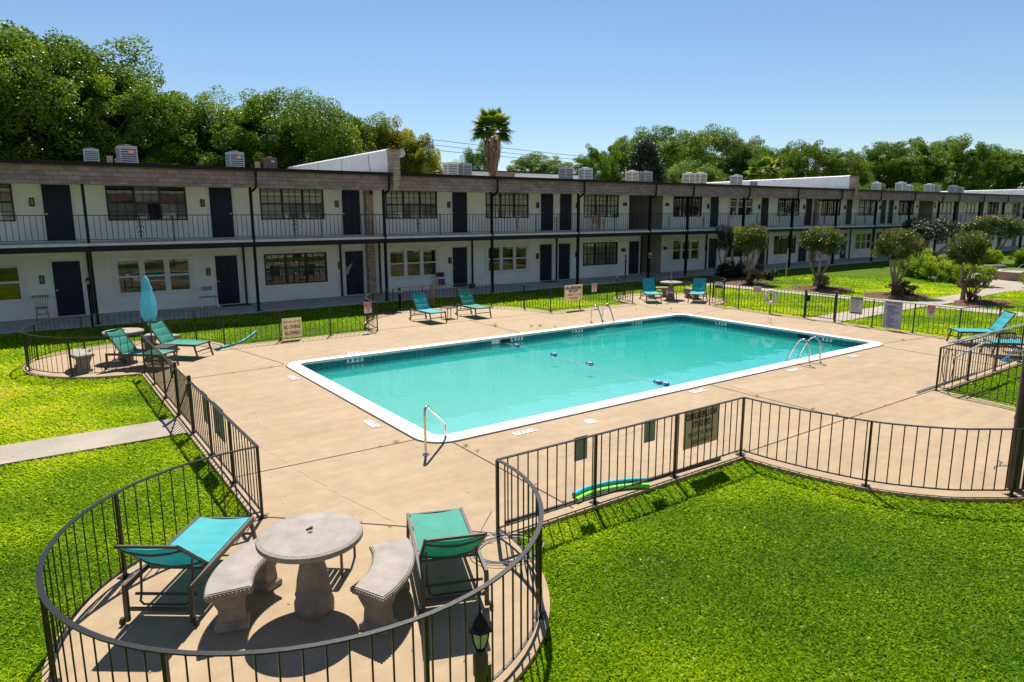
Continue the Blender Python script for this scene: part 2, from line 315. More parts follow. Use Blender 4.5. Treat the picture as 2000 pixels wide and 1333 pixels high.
def thin(m, fac, gain=1.0):     # thin sheet: part of the light passes through
    t = m.node_tree; p = t.nodes['Principled BSDF']; out = t.nodes['Material Output']; tr = t.nodes.new('ShaderNodeBsdfTranslucent'); mx = t.nodes.new('ShaderNodeMixShader'); mx.inputs[0].default_value = fac
    src = p.inputs['Base Color']
    if src.is_linked: t.links.new(src.links[0].from_socket, tr.inputs[0])
    else: tr.inputs[0].default_value = src.default_value
    t.links.new(p.outputs[0], mx.inputs[1]); t.links.new(tr.outputs[0], mx.inputs[2]); t.links.new(mx.outputs[0], out.inputs[0])
for k_, f_ in (('aqua', .38), ('green', .40), ('umbrella', .5), ('paper', .45), ('cream', .5), ('lilac', .45), ('signgrey', .45)): thin(M[k_], f_)
def glass_mat():
    m = bpy.data.materials.new('window_glass'); m.use_nodes = True; t = m.node_tree; t.nodes.remove(t.nodes['Principled BSDF']); out = t.nodes['Material Output']
    tr = t.nodes.new('ShaderNodeBsdfTransparent'); tr.inputs[0].default_value = (.92, .94, .92, 1); gl = t.nodes.new('ShaderNodeBsdfGlossy'); gl.inputs['Roughness'].default_value = .02
    fr = t.nodes.new('ShaderNodeFresnel'); fr.inputs[0].default_value = 1.75; mx = t.nodes.new('ShaderNodeMixShader')
    tc = t.nodes.new('ShaderNodeTexCoord'); n = t.nodes.new('ShaderNodeTexNoise'); n.inputs['Scale'].default_value = 1.1; t.links.new(tc.outputs['Object'], n.inputs['Vector'])
    b = t.nodes.new('ShaderNodeBump'); b.inputs['Strength'].default_value = .12; b.inputs['Distance'].default_value = .03; t.links.new(n.outputs['Fac'], b.inputs['Height']); t.links.new(b.outputs[0], gl.inputs['Normal'])
    t.links.new(fr.outputs[0], mx.inputs[0]); t.links.new(tr.outputs[0], mx.inputs[1]); t.links.new(gl.outputs[0], mx.inputs[2]); t.links.new(mx.outputs[0], out.inputs[0])
    return m
M['glass'] = glass_mat()
def water_mat(name, tint):
    m = bpy.data.materials.new(name); m.use_nodes = True; t = m.node_tree; t.nodes.remove(t.nodes['Principled BSDF']); out = t.nodes['Material Output']
    tr = t.nodes.new('ShaderNodeBsdfTransparent'); tr.inputs[0].default_value = (*tint, 1); gl = t.nodes.new('ShaderNodeBsdfGlossy'); gl.inputs['Roughness'].default_value = .015
    fr = t.nodes.new('ShaderNodeFresnel'); fr.inputs[0].default_value = 1.45; mx = t.nodes.new('ShaderNodeMixShader')
    tc = t.nodes.new('ShaderNodeTexCoord')
    n = t.nodes.new('ShaderNodeTexNoise'); n.inputs['Scale'].default_value = 1.5; n.inputs['Detail'].default_value = 3; n.inputs['Distortion'].default_value = .6; t.links.new(tc.outputs['Object'], n.inputs['Vector'])
    b = t.nodes.new('ShaderNodeBump'); b.inputs['Strength'].default_value = .16; b.inputs['Distance'].default_value = .03; t.links.new(n.outputs['Fac'], b.inputs['Height'])
    t.links.new(b.outputs[0], gl.inputs['Normal']); t.links.new(b.outputs[0], fr.inputs['Normal'])
    t.links.new(fr.outputs[0], mx.inputs[0]); t.links.new(tr.outputs[0], mx.inputs[1]); t.links.new(gl.outputs[0], mx.inputs[2]); t.links.new(mx.outputs[0], out.inputs[0])
    va = t.nodes.new('ShaderNodeVolumePrincipled'); va.inputs['Color'].default_value = (.06, .80, .79, 1); va.inputs['Density'].default_value = 1.15; t.links.new(va.outputs[0], out.inputs[1])
    return m
M['water'] = water_mat('pool_water', (.92, 1, 1))
M['poolpaint'] = mat('pool_plaster', (.60, .62, .61), .7, var=.08, vscale=.8)
M['pooltile'] = brick_mat('pool_tile', (0.0136, 0.177, 0.204), (0.019, 0.231, 0.258), (0.0816, 0.299, 0.313), 1, 1, .155, .155, .008, .2, offset=0)
# ================================================================ plan of the pool court (metres; x along the building, y towards it)
def arc(cx, cy, r, a0, a1, n=40):
    return [(cx + r * math.cos(R(a0 + (a1 - a0) * i / n)), cy + r * math.sin(R(a0 + (a1 - a0) * i / n))) for i in range(n + 1)]
def catmull(P, k=8):
    out = []; P = [P[0]] + P + [P[-1]]
    for i in range(1, len(P) - 2):
        p0, p1, p2, p3 = [np.array(q, float) for q in P[i - 1:i + 3]]
        for j in range(k):
            t = j / k; out.append(tuple(.5 * (2 * p1 + (p2 - p0) * t + (2 * p0 - 5 * p1 + 4 * p2 - p3) * t * t + (3 * p1 - p0 - 3 * p2 + p3) * t ** 3)))
    out.append(tuple(map(float, P[-2]))); return out
half = [(15.23, 6.08), (15.20, 5.6), (15.08, 4.95), (14.83, 4.2), (14.38, 3.58), (13.99, 3.26), (13.60, 3.0), (12.95, 2.76), (11.94, 2.66)]
front_bulge = catmull(half + [(23.88 - x, y) for x, y in half[-2::-1]])
left_run_a = [(2.03, 8.15), (2.03, 12.25)]; left_gate = [(2.03, 12.25), (2.03, 13.55)]; left_run_b = [(2.03, 13.55), (2.03, 17.87)]
arc_ul = arc(2.05, 20.17, 2.3, -90.5, -361.5, 60)
back_a = [arc_ul[-1], (9.0, 20.1)]; bulge_back = arc(12.55, 20.2, 3.55, 181, -2.5, 48); back_b = [bulge_back[-1], (20.45, 20.02)]
arc_ur = arc(22.72, 20.05, 2.3, 181, -94, 60)
right_a = [arc_ur[-1], (22.36, 13.45)]; right_gate = [(22.36, 13.45), (22.28, 12.28)]; right_b = [(22.28, 12.28), (22.1, 8.4)]
arc_lr = arc(22.15, 6.1, 2.3, 91, -180.5, 60)
front_b = [arc_lr[-1], (15.23, 6.08)]; front_a = [(8.65, 6.08), (4.12, 6.08)]
arc_ll = arc(1.97, 6.0, 2.15, 2, -272, 64)
loop = []
for seg in (left_run_a, left_gate, left_run_b, arc_ul, back_a, bulge_back, back_b, arc_ur, right_a, right_gate, right_b, arc_lr, front_b, front_bulge, front_a, arc_ll):
    for q in seg:
        if not loop or math.dist(loop[-1], q) > .03: loop.append(q)
if math.dist(loop[0], loop[-1]) < .08: loop.pop()
def offset(L, d):
    out = []; n = len(L)
    for i in range(n):
        a, b, c = Vector(L[i - 1]), Vector(L[i]), Vector(L[(i + 1) % n])
        t1 = (b - a).normalized(); t2 = (c - b).normalized(); n1 = Vector((-t1.y, t1.x)); n2 = Vector((-t2.y, t2.x)); q = n1 + n2
        q = q.normalized() if q.length > .3 else n1
        out.append(tuple(b + q * d / max(.5, q.dot(n1))))
    return out
deck_poly = offset(loop, .085)
def inside(poly, X, Y):
    X = np.asarray(X, float); Y = np.asarray(Y, float); r = np.zeros(X.shape, bool); n = len(poly)
    for i in range(n):
        x0, y0 = poly[i]; x1, y1 = poly[(i + 1) % n]
        if y0 == y1: continue
        c = ((y0 > Y) != (y1 > Y)) & (X < (x1 - x0) * (Y - y0) / (y1 - y0) + x0); r ^= c
    return r
def rrect(x0, x1, y0, y1, r, n=8):
    return arc(x1 - r, y1 - r, r, 0, 90, n) + arc(x0 + r, y1 - r, r, 90, 180, n) + arc(x0 + r, y0 + r, r, 180, 270, n) + arc(x1 - r, y0 + r, r, 270, 360, n)
PX0, PX1, PY0, PY1 = 4.93, 19.72, 9.20, 16.86
cop_out = rrect(PX0, PX1, PY0, PY1, .52); cop_in = rrect(PX0 + .32, PX1 - .32, PY0 + .32, PY1 - .32, .22)
def flat(name, outer, hole, z, mt, skirt=None, **kw):
    vs = [Vector(p) for p in outer]; ed = [(i, (i + 1) % len(outer)) for i in range(len(outer))]
    if hole:
        b = len(vs); vs += [Vector(p) for p in hole]; ed += [(b + i, b + (i + 1) % len(hole)) for i in range(len(hole))]
    V, E, F, *_ = delaunay_2d_cdt(vs, ed, [], 0, 1e-5)
    cx = [sum(V[i].x for i in f) / 3 for f in F]; cy = [sum(V[i].y for i in f) / 3 for f in F]
    keep = inside(outer, cx, cy)
    if hole: keep &= ~inside(hole, cx, cy)
    m = MB(); m.add([(v.x, v.y, z) for v in V], [list(f) for f, k in zip(F, keep) if k])
    if skirt is not None: m.prism(outer, skirt, z, 0, top=False)
    o = m.build(name, mt); tag(o, **kw); return o
LZ = -.055
# lawn: one sheet to the horizon with a hole under the pool
m = MB(); hx0, hx1, hy0, hy1 = 4.9, 19.8, 9.15, 16.9; BIG = 900
for a, b, c, d in ((-BIG, BIG, -BIG, hy0), (-BIG, BIG, hy1, BIG), (-BIG, hx0, hy0, hy1), (hx1, BIG, hy0, hy1)):
    m.quad((a, c, LZ), (b, c, LZ), (b, d, LZ), (a, d, LZ))
lawn = m.build('lawn', M['lawn']); tag(lawn, kind='structure', label='bright green mown lawn around the pool court')
deck = flat('pool_deck', deck_poly, cop_out, 0.0, M['deck'], LZ - .05, kind='structure', label='tan concrete deck around the pool')
# coping
m = MB(); n = len(cop_out); CZ = .035
for i in range(n):
    j = (i + 1) % n; o0, o1, i0, i1 = cop_out[i], cop_out[j], cop_in[i], cop_in[j]
    m.quad((*o0, CZ - .01), (*o1, CZ - .01), (*i1, CZ), (*i0, CZ)); m.quad((*o0, -.02), (*o1, -.02), (*o1, CZ - .01), (*o0, CZ - .01)); m.quad((*i0, CZ), (*i1, CZ), (*i1, -.03), (*i0, -.03))
tag(m.build('pool_coping', M['coping'], smooth=35), kind='structure', label='white concrete coping around the pool')
m = MB(); co2 = rrect(PX0 - .025, PX1 + .025, PY0 - .025, PY1 + .025, .54)
for i in range(n):
    j = (i + 1) % n; m.quad((*co2[i], .003), (*co2[j], .003), (*cop_out[j], .003), (*cop_out[i], .003))
tag(m.build('coping_joint', M['joint']), kind='structure')
# pool shell
WZ = -.165
def depth(x):
    t = (x - PX0) / (PX1 - PX0)
    u = max(0, min(1, (t - .35) / .55)); return WZ - .26 - .20 * u * u * (3 - 2 * u)   # as the depth reads through the surface
shell = rrect(PX0 + .30, PX1 - .30, PY0 + .30, PY1 - .30, .24)
m = MB(); n = len(shell)
for i in range(n):
    j = (i + 1) % n; a, b = shell[i], shell[j]
    m.quad((*b, -.0), (*a, -.0), (*a, -.36), (*b, -.36), 1); m.quad((*b, -.36), (*a, -.36), (*a, -.98), (*b, -.98), 0)
K = 24
for k in range(K):
    xa = PX0 + .3 + (PX1 - PX0 - .6) * k / K; xb = PX0 + .3 + (PX1 - PX0 - .6) * (k + 1) / K
    m.quad((xa, PY0 + .3, depth(xa)), (xb, PY0 + .3, depth(xb)), (xb, PY1 - .3, depth(xb)), (xa, PY1 - .3, depth(xa)), 0)
tag(m.build('pool_basin', [M['poolpaint'], M['pooltile']]), kind='structure', label='turquoise pool basin with a dark teal waterline tile band')
m = MB(); m.prism([(x, y) for x, y in rrect(PX0 + .301, PX1 - .301, PY0 + .301, PY1 - .301, .239)], -1.0, WZ)
tag(m.build('pool_water', M['water']), kind='structure', label='clear turquoise pool water')
# expansion joints and patched cracks in the deck
m = MB()
def strip(pts, wd, z=.004, mi=0):
    for (a, b) in zip(pts[:-1], pts[1:]):
        a = Vector(a); b = Vector(b); t = (b - a).normalized(); q = Vector((-t.y, t.x)) * wd / 2
        m.quad((*(a + q), z), (*(a - q), z), (*(b - q), z), (*(b + q), z), mi)
J = [[(2.05, 8.16), (3.1, 7.14), (4.12, 6.12)], [(2.05, 9.72), (4.93, 9.68)], [(5.36, 9.2), (5.30, 6.12)], [(2.05, 16.5), (4.93, 16.66)], [(2.05, 17.9), (4.34, 20.1)],
     [(5.0, 16.8), (4.4, 20.1)], [(19.72, 9.35), (22.15, 9.0)], [(19.2, 9.2), (18.95, 6.2)], [(11.82, 9.2), (11.79, 6.1)], [(8.65, 6.10), (15.23, 6.13)], [(9.0, 20.1), (16.1, 20.05)],
     [(19.65, 16.8), (20.45, 20.0)], [(20.45, 20.0), (22.55, 17.75)], [(12.4, 16.86), (12.5, 20.1)], [(19.72, 16.4), (22.5, 16.6)], [(19.87, 6.1), (22.12, 8.4)]]
for q in J: strip(q, .022)
tag(m.build('expansion_joint', M['joint']), kind='structure', label='dark expansion joints crossing the concrete deck')
m = MB()
def wob(a, b, n, amp, seed):
    rr = random.Random(seed); L = []
    for i in range(n + 1):
        t = i / n; L.append((a[0] + (b[0] - a[0]) * t + rr.uniform(-amp, amp), a[1] + (b[1] - a[1]) * t + rr.uniform(-amp, amp)))
    return L
strip(wob((2.75, 10.9), (3.05, 8.4), 22, .022, 1) + wob((3.06, 8.3), (3.30, 7.1), 12, .018, 2), .012)
strip(wob((3.1, 7.6), (2.6, 7.15), 5, .03, 3), .013); strip(wob((3.2, 13.4), (3.1, 11.4), 9, .06, 4), .014)
strip(wob((16.3, 8.6), (18.9, 6.9), 12, .04, 5), .014); strip(wob((6.3, 7.6), (8.4, 7.9), 9, .05, 6), .012); strip(wob((7.4, 18.0), (8.6, 17.1), 7, .03, 8), .012)
pm = MB(); pm.quad((12.0, 8.15, .003), (13.9, 7.75, .003), (14.3, 8.5, .003), (12.1, 8.95, .003)); tag(pm.build('deck_patch', M['patch']), kind='structure', label='slightly paler repaired patch in the deck near the near ladder')
tag(m.build('deck_crack', M['crack']), kind='structure')
# paths, walkway, plaza
PZ = -.015
def slab(name, poly, mt, label, z=PZ):
    m = MB(); m.prism(poly, -.12, z); o = m.build(name, mt); tag(o, kind='structure', label=label); return o
P_LEFT = [(-40, 12.46), (1.94, 12.38), (1.94, 13.42), (-40, 13.46)]
P_GATE = [(22.37, 12.28), (29.1, 12.42), (29.1, 13.5), (22.45, 13.45)]
P_Y = [(29.1, -30), (30.25, -30), (30.25, 18), (30.2, 22), (29.6, 27.0), (28.3, 27.0), (29.0, 22), (29.1, 18)]
P_FT = catmull([(30.25, 12.25), (33.0, 12.26), (36, 12.5), (38.9, 12.2), (42, 9.7)], 5) + arc(45.6, 14.2, 5.2, -130, 190, 40)[::1] + catmull([(40.3, 13.9), (38.6, 13.7), (36.5, 13.45), (34, 13.45), (30.25, 13.38)], 5)
slab('path', P_LEFT, M['path'], 'pale concrete path to the left pool gate')
slab('path', P_GATE, M['path'], 'pale concrete path from the right pool gate')
slab('path', P_Y, M['path'], 'long pale concrete path beside the crape myrtles', PZ - .004)
flat('path', P_FT, None, PZ - .002, M['path'], -.1, kind='structure', label='concrete path widening around the round brick fountain')
m = MB(); m.box(-12, 100, 26.88, 29.95, -.15, -.004)
tag(m.build('walkway', M['concrete']), kind='structure', label='grey covered concrete walkway along the ground floor doors')
# mulch beds (low mounds)
def mound(name, cx, cy, rx, ry, h, seed, label):
    m = MB(); rr = np.random.default_rng(seed); n = 40; rings = 9; vs = [(cx, cy, LZ + h)]
    w_ = 1 + .12 * np.sin(np.arange(n) * 2 * np.pi / n * 3 + seed) + .05 * rr.standard_normal(n)
    for k in range(1, rings + 1):
        t = k / rings
        for j in range(n):
            a = 2 * math.pi * j / n; vs.append((cx + rx * t * w_[j] * math.cos(a), cy + ry * t * w_[j] * math.sin(a), LZ + h * (1 - t ** 2) + .02 * (1 - t ** 4) * rr.standard_normal() + .004))
    fs = [(0, 1 + j, 1 + (j + 1) % n) for j in range(n)]
    for k in range(rings - 1):
        for j in range(n): fs.append((1 + k * n + j, 1 + (k + 1) * n + j, 1 + (k + 1) * n + (j + 1) % n, 1 + k * n + (j + 1) % n))
    m.add(vs, fs)
    for q in range(160):
        a = rr.uniform(0, 6.28); t = math.sqrt(rr.uniform(0, 1)) * .97; x = cx + rx * t * math.cos(a); y = cy + ry * t * math.sin(a); z = LZ + h * (1 - t * t) + .02
        d = Vector((math.cos(a * 7), math.sin(a * 7), rr.uniform(-.3, .3))).normalized() * rr.uniform(.03, .09); e = Vector((-d.y, d.x, 0)).normalized() * rr.uniform(.01, .03)
        c = Vector((x, y, z)); m.quad(c - d - e, c + d - e, c + d + e, c - d + e)
    o = m.build(name, M['mulch']); tag(o, label=label, kind='stuff', cat='mulch'); return (cx, cy, rx, ry)
BEDS = [mound('mulch_bed', 31.7, 22.4, 1.35, 1.3, .10, 1, 'red brown mulch bed under the crape myrtle nearest the building'),
        mound('mulch_bed', 32.2, 18.6, 1.5, 1.5, .10, 2, 'red brown mulch bed under the crape myrtle with the widest crown'),
        mound('mulch_bed', 32.1, 14.95, 1.55, 1.3, .10, 3, 'red brown mulch bed beside the fork of the paths'),
        mound('mulch_bed', 32.3, 11.6, 1.7, 1.0, .10, 4, 'red brown mulch bed on the near side of the fountain path'),
        mound('mulch_bed', 34.6, 25.3, 3.6, 1.5, .08, 5, 'long shaded mulch bed of small trees against the walkway')]

# ================================================================ fences
post_mesh = {}
def resample(path, step):
    P = np.array(path, float); d = np.r_[0, np.cumsum(np.hypot(*np.diff(P, axis=0).T))]; n = max(1, round(d[-1] / step)); s = np.linspace(0, d[-1], n + 1)
    return np.c_[np.interp(s, d, P[:, 0]), np.interp(s, d, P[:, 1])]
FH = .92
def fence(label, path, kind='pool_fence', cat='fence', pstep=1.5, ends=(1, 1), postw=.031):
    t = wthing(kind, label, cat, (path[0][0], path[0][1], 0))
    m = MB(); m.sweep(path, .042, FH - .012, FH); m.build('top_rail', M['iron'], t)
    m = MB(); m.sweep(path, .026, .075, .088); m.build('bottom_rail', M['iron'], t)
    pk = resample(path, .146); m = MB()
    for x, y in pk[1:-1]: m.box(x - .0058, x + .0058, y - .0058, y + .0058, .088, FH - .012)
    m.build('pickets', M['iron'], t)
    if postw not in post_mesh:
        q = MB(); h = postw / 2; q.box(-h, h, -h, h, 0, FH - .013); q.box(-.055, .055, -.055, .055, .001, .009); post_mesh[postw] = q.mesh('post', M['iron'])
    ps = resample(path, pstep)
    for i, (x, y) in enumerate(ps):
        if (i == 0 and not ends[0]) or (i == len(ps) - 1 and not ends[1]): continue
        a = math.atan2(*(ps[min(i + 1, len(ps) - 1)] - ps[max(i - 1, 0)])[::-1])
        link('post', post_mesh[postw], t, (x - path[0][0], y - path[0][1], 0), (0, 0, a))
    return t
fl = fence('straight dark iron fence beside the left lawn, near the concrete table', left_run_a, ends=(1, 0))
fence('short dark iron fence from the left gate back towards the umbrella', left_run_b, ends=(0, 1))
fence('curved iron fence enclosing the patio with the closed blue umbrella', arc_ul, ends=(0, 0))
fence('straight iron fence carrying the no diving sign', back_a)
fence('curved iron fence bulging out behind the two loungers at the far poolside', bulge_back, ends=(0, 0))
fence('straight iron fence carrying the cream lifeguard sign before the far lawn', back_b)
fence('curved iron fence around the far corner patio with two loungers and a stone table', arc_ur, ends=(0, 0))
fence('straight iron fence carrying the white life ring', right_a, ends=(1, 0))
fence('straight iron fence carrying the big lilac rules board', right_b, ends=(0, 1))
fence('curved iron fence around the lounger at the right edge', arc_lr, ends=(0, 0))
fence('straight iron fence with skimmer poles resting on it at the right', front_b)
fence('curved iron fence bulging outward on the lawn side by the shower post', front_bulge, ends=(0, 0), pstep=1.7)
fence('straight iron fence with foam noodles lying along it', front_a)
fence('curved iron fence around the nearest patio with the stone table', arc_ll, ends=(0, 0), pstep=1.62)
def gate(label, path, side):
    t = wthing('pool_gate', label, 'gate', (path[0][0], path[0][1], 0)); a, b = Vector(path[0]), Vector(path[1]); d = (b - a).normalized()
    for q in (a, b):
        m = MB(); m.box(q.x - .028, q.x + .028, q.y - .028, q.y + .028, 0, 1.0); m.build('post', M['iron'], t)
    g0, g1 = a + d * .05, b - d * .05; m = MB()
    for z in (.09, .9): m.sweep([tuple(g0), tuple(g1)], .026, z, z + .022)
    for q in (g0, g1): m.box(q.x - .013, q.x + .013, q.y - .013, q.y + .013, .09, .92)
    m.build('gate_frame', M['iron'], t); m = MB()
    for x, y in resample([tuple(g0), tuple(g1)], .115)[1:-1]: m.box(x - .0065, x + .0065, y - .0065, y + .0065, .1, .91)
    m.build('pickets', M['iron'], t)
    m = MB(); q = a + d * .12; m.box(q.x - .03, q.x + .03, q.y - .05, q.y + .05, .62, .82); m.build('latch_box', M['black'], t)
    for q, r in ((a, .9), (b, .9)):
        m = MB(); m.tube([(q.x, q.y, r), (q.x + side * .36, q.y + .05, .0)], .012, 6); m.build('brace', M['iron'], t)
    return t
gate('iron gate with two slanting braces at the end of the left path', left_gate, -1)
gate('iron gate in the right fence where the path to the fountain starts', right_gate, .15)
# ================================================================ the long apartment building
YW, YF = 29.89, 27.06          # wall plane, column line
X0, X1 = -9.0, 101.0
B = thing('apartment_building', 'long white two storey apartment building with navy doors, balcony and shingled fascia', 'building'); B['_world'] = 1
DW = [(-2.86, -.11, 'd', 'gb'), (2.71, 5.46, 'd', 'gm'), (8.31, 11.06, 'd', 'cs'), (14.04, 16.79, 'd', 'cs'), (19.66, 22.41, 'd', 'cc'), (26.37, 29.12, 'd', 'cc'), (33.92, 36.67, 'd', 'dk'), (39.5, 42.25, 'w', 'dk'),
      (45.15, 47.9, 'd', 'gm'), (50.9, 53.65, 'd', 'dk'), (56.5, 59.25, 'd', 'cs'), (63.2, 65.95, 'd', 'dk'), (71.0, 73.75, 'w', 'dk'), (76.4, 79.15, 'w', 'dk'), (82.1, 84.85, 'd', 'gm'), (87.9, 90.65, 'w', 'dk'), (94.0, 96.75, 'd', 'dk')]
LW = [(-2.86, -.11, 'w', 'dk'), (2.71, 5.46, 'w', 'dr'), (8.31, 11.06, 'd', 'dr'), (14.04, 16.79, 'w', 'dr'), (19.66, 22.41, 'w', 'dk'), (26.37, 29.12, 'd', 'cs2'), (33.92, 36.67, 'w', 'dk'), (39.4, 42.15, 'd', 'dk'),
      (45.0, 47.75, 'd', 'dk'), (50.9, 53.65, 'w', 'dk'), (56.3, 59.05, 'w', 'dk'), (63.2, 65.95, 'w', 'dk'), (71.0, 73.75, 'w', 'dk'), (76.3, 79.05, 'w', 'dk'), (82.1, 84.85, 'w', 'dk'), (87.9, 90.65, 'w', 'dk'), (94.0, 96.75, 'w', 'dk')]
UD = [.74, 6.32, 11.9, 17.65, 23.25, 24.6, 37.55, 43.15, 48.75, 54.55, 60.1, 61.4, 74.4, 80.2, 85.65, 91.6]
LD = [.77, 6.34, 11.93, 17.62, 23.2, 24.53, 30.08, 37.6, 43.1, 48.4, 54.15, 59.7, 61.4, 74.4, 80.2, 85.65, 91.6]
DWID, DH = .87, 2.03
Z2 = 2.75
def wall(z0, z1, gaps, holes):
    xs = [X0]
    for a, b in gaps: xs += [a, b]
    xs.append(X1)
    for s in range(0, len(xs), 2):
        a, b = xs[s], xs[s + 1]; x = a; m = MB()
        for h in sorted(q for q in holes if q[0] >= a and q[1] <= b):
            m.quad((x, YW, z0), (h[0], YW, z0), (h[0], YW, z1), (x, YW, z1))
            m.quad((h[0], YW, z0), (h[1], YW, z0), (h[1], YW, h[2]), (h[0], YW, h[2])); m.quad((h[0], YW, h[3]), (h[1], YW, h[3]), (h[1], YW, z1), (h[0], YW, z1))
            D = .12; q = [(h[0], h[2]), (h[1], h[2]), (h[1], h[3]), (h[0], h[3])]
            for i in range(4):
                c, d = q[i], q[(i + 1) % 4]; m.quad((c[0], YW, c[1]), (d[0], YW, d[1]), (d[0], YW + D, d[1]), (c[0], YW + D, c[1]))
            x = h[1]
        m.quad((x, YW, z0), (b, YW, z0), (b, YW, z1), (x, YW, z1)); m.build('wall', M['wall'], B)
gU = [(30.0, 32.96), (66.95, 69.8)]; gL = [(31.12, 32.96), (67.5, 69.8)]
zdU, zwU, zwuw = (3.48, 4.80), (3.42, 4.86), 0
def wz(kind, up): return ((3.48, 4.80) if kind == 'd' else (3.44, 4.82)) if up else ((.70, 2.03) if kind == 'd' else (.60, 2.10))
hU = [(a + .02, b - .02, *wz(k, 1)) for a, b, k, c in DW] + [(x, x + DWID, Z2, Z2 + DH) for x in UD]
hL = [(a + .02, b - .02, *wz(k, 0)) for a, b, k, c in LW] + [(x, x + DWID, 0, DH) for x in LD]
wall(2.7, 4.85, gU, hU); wall(-.05, 2.52, gL, hL)
for (a, b), z0, z1 in ((gU[0], Z2, 4.85), (gL[0], 0, 2.52), (gU[1], Z2, 4.85), (gL[1], 0, 2.52)):
    m = MB()
    m.quad((a, YW, z0), (a, 36, z0), (a, 36, z1), (a, YW, z1)); m.quad((b, 36, z0), (b, YW, z0), (b, YW, z1), (b, 36, z1)); m.quad((a, 36, z0), (b, 36, z0), (b, 36, z1), (a, 36, z1))
    m.quad((a, YW, z0 + .003), (b, YW, z0 + .003), (b, 36, z0 + .003), (a, 36, z0 + .003)); m.build('breezeway_wall', M['breeze'], B)
m = MB(); m.box(67.3, 68.6, 35.9, 35.96, Z2, 4.6); m.build('doorway', M['room'], B)
m = MB(); m.box(X0, X1, 26.98, 29.88, 2.66, 2.75); m.build('balcony_slab', M['slab'], B)
m = MB(); m.box(X0, X1, 29.9, 41.5, 2.55, 2.66); m.build('floor_slab', M['slab'], B)
m = MB(); m.box(X0, X1, 27.18, 29.87, 2.54, 2.64); m.build('walkway_ceiling', M['soffit'], B)
m = MB(); m.box(X0, X1, 27.0, 27.16, 2.47, 2.657); m.build('edge_beam', M['black'], B)
m = MB(); m.box(X0, X1, 27.0, 29.87, 4.77, 4.84); m.build('soffit', M['soffit'], B)
m = MB(); m.add([(X0, 26.86, 4.70), (X1, 26.86, 4.70), (X1, 26.99, 5.30), (X0, 26.99, 5.30), (X0, 27.0, 4.70), (X1, 27.0, 4.70)], [(0, 1, 2, 3), (0, 4, 5, 1)]); m.build('shingle_fascia', M['shingle'], B)
m = MB(); m.box(X0, X1, 26.80, 26.985, 5.29, 5.40); m.box(X0, X1, 26.78, 26.82, 5.375, 5.41); m.build('gutter', M['black'], B)
m = MB(); m.box(X0, X1, 26.99, 41.5, 5.30, 5.39); m.build('roof', M['gravelroof'], B)
for q in ((X0, X1, 41.3, 41.5), (X0, X0 + .1, 29.95, 41.3), (X1 - .1, X1, 29.95, 41.3)): m = MB(); m.box(*q, -.1, 5.3); m.build('outer_wall', M['parapet'], B)
# firewalls with sloping tops and brick ends
for x, zt in ((13.13, 6.30), (50.05, 6.28), (90.0, 6.1)):
    m = MB(); m.box(x - .13, x + .13, 27.25, 40.8, 5.40, zt); m.build('parapet_wall', M['parapet'], B)
    m = MB()
    k = 0
    while 27.3 + k * .42 < 40.6:
        y = 27.3 + k * .42; m.tube([(x, y, zt - .02), (x, y + .40, zt + .0)], [.15, .135], 10); k += 1
    m.build('parapet_tile', M['parapet'], B, smooth=40)
    m = MB(); m.box(x - .17, x + .17, 26.74, 27.25, 5.0, zt + .03); m.box(x - .15, x + .15, 26.80, 27.2, 4.86, 5.0); m.box(x - .13, x + .13, 26.84, 27.2, 4.72, 4.86)
    m.build('brick_end', M['brick'], B); m = MB(); m.box(x - .19, x + .19, 26.72, 27.3, zt + .032, zt + .085); m.build('cap_tile', M['brickcap'], B)
    for za, zb in ((2.76, 4.765), (0, 2.535)): m = MB(); m.box(x - .18, x + .18, 29.62, 29.885, za, zb); m.build('brick_pier', M['brick'], B)
for y, a in ((29.2, .05), (32.4, -.04), (35.6, .03)):
    m = MB(); m.tube([(12.985, y, 6.32), (12.985, y + a, 6.0), (12.985, y - a * 3, 5.42)], .016, 5); m.build('cable', M['plastic_grey'], B)
# columns and downspouts
CX = [-3.6, 1.81, 7.19, 12.62, 18.12, 23.49, 28.79, 31.95, 37.24, 42.56, 48.03, 53.61, 59.04, 64.14, 67.3, 72.43, 77.96, 83.4, 88.8, 94.2]
q = MB(); q.box(-.045, .045, -.045, .045, 0, 4.76); q.box(-.09, .09, -.09, .09, 0, .03); colm = q.mesh('column', M['black'])
q = MB(); q.box(.12, .20, -.33, -.26, 5.1, 5.3)
q.tube([(.16, -.29, 5.3), (.16, -.29, 4.74), (.13, -.26, 4.66), (.02, -.12, 4.55), (.0, -.085, 4.46), (0, -.085, .05)], .05, 4, 0, math.pi / 4); dsm = q.mesh('downspout', M['black'])
for i, x in enumerate(CX):
    link('column', colm, B, (x, YF, 0))
    if x != 1.81: link('downspout', dsm, B, (x, YF, 0))
q = MB(); q.box(-.035, .035, -.03, .03, 0, 2.53); wpm = q.mesh('wall_post', M['black'])
for x in (1.9, 7.47, 11.7, 13.62, 18.77, 24.36, 31.1, 37.3, 44.2, 48.27, 55.5, 60.9, 66.4): link('wall_post', wpm, B, (x, 29.83, 0))
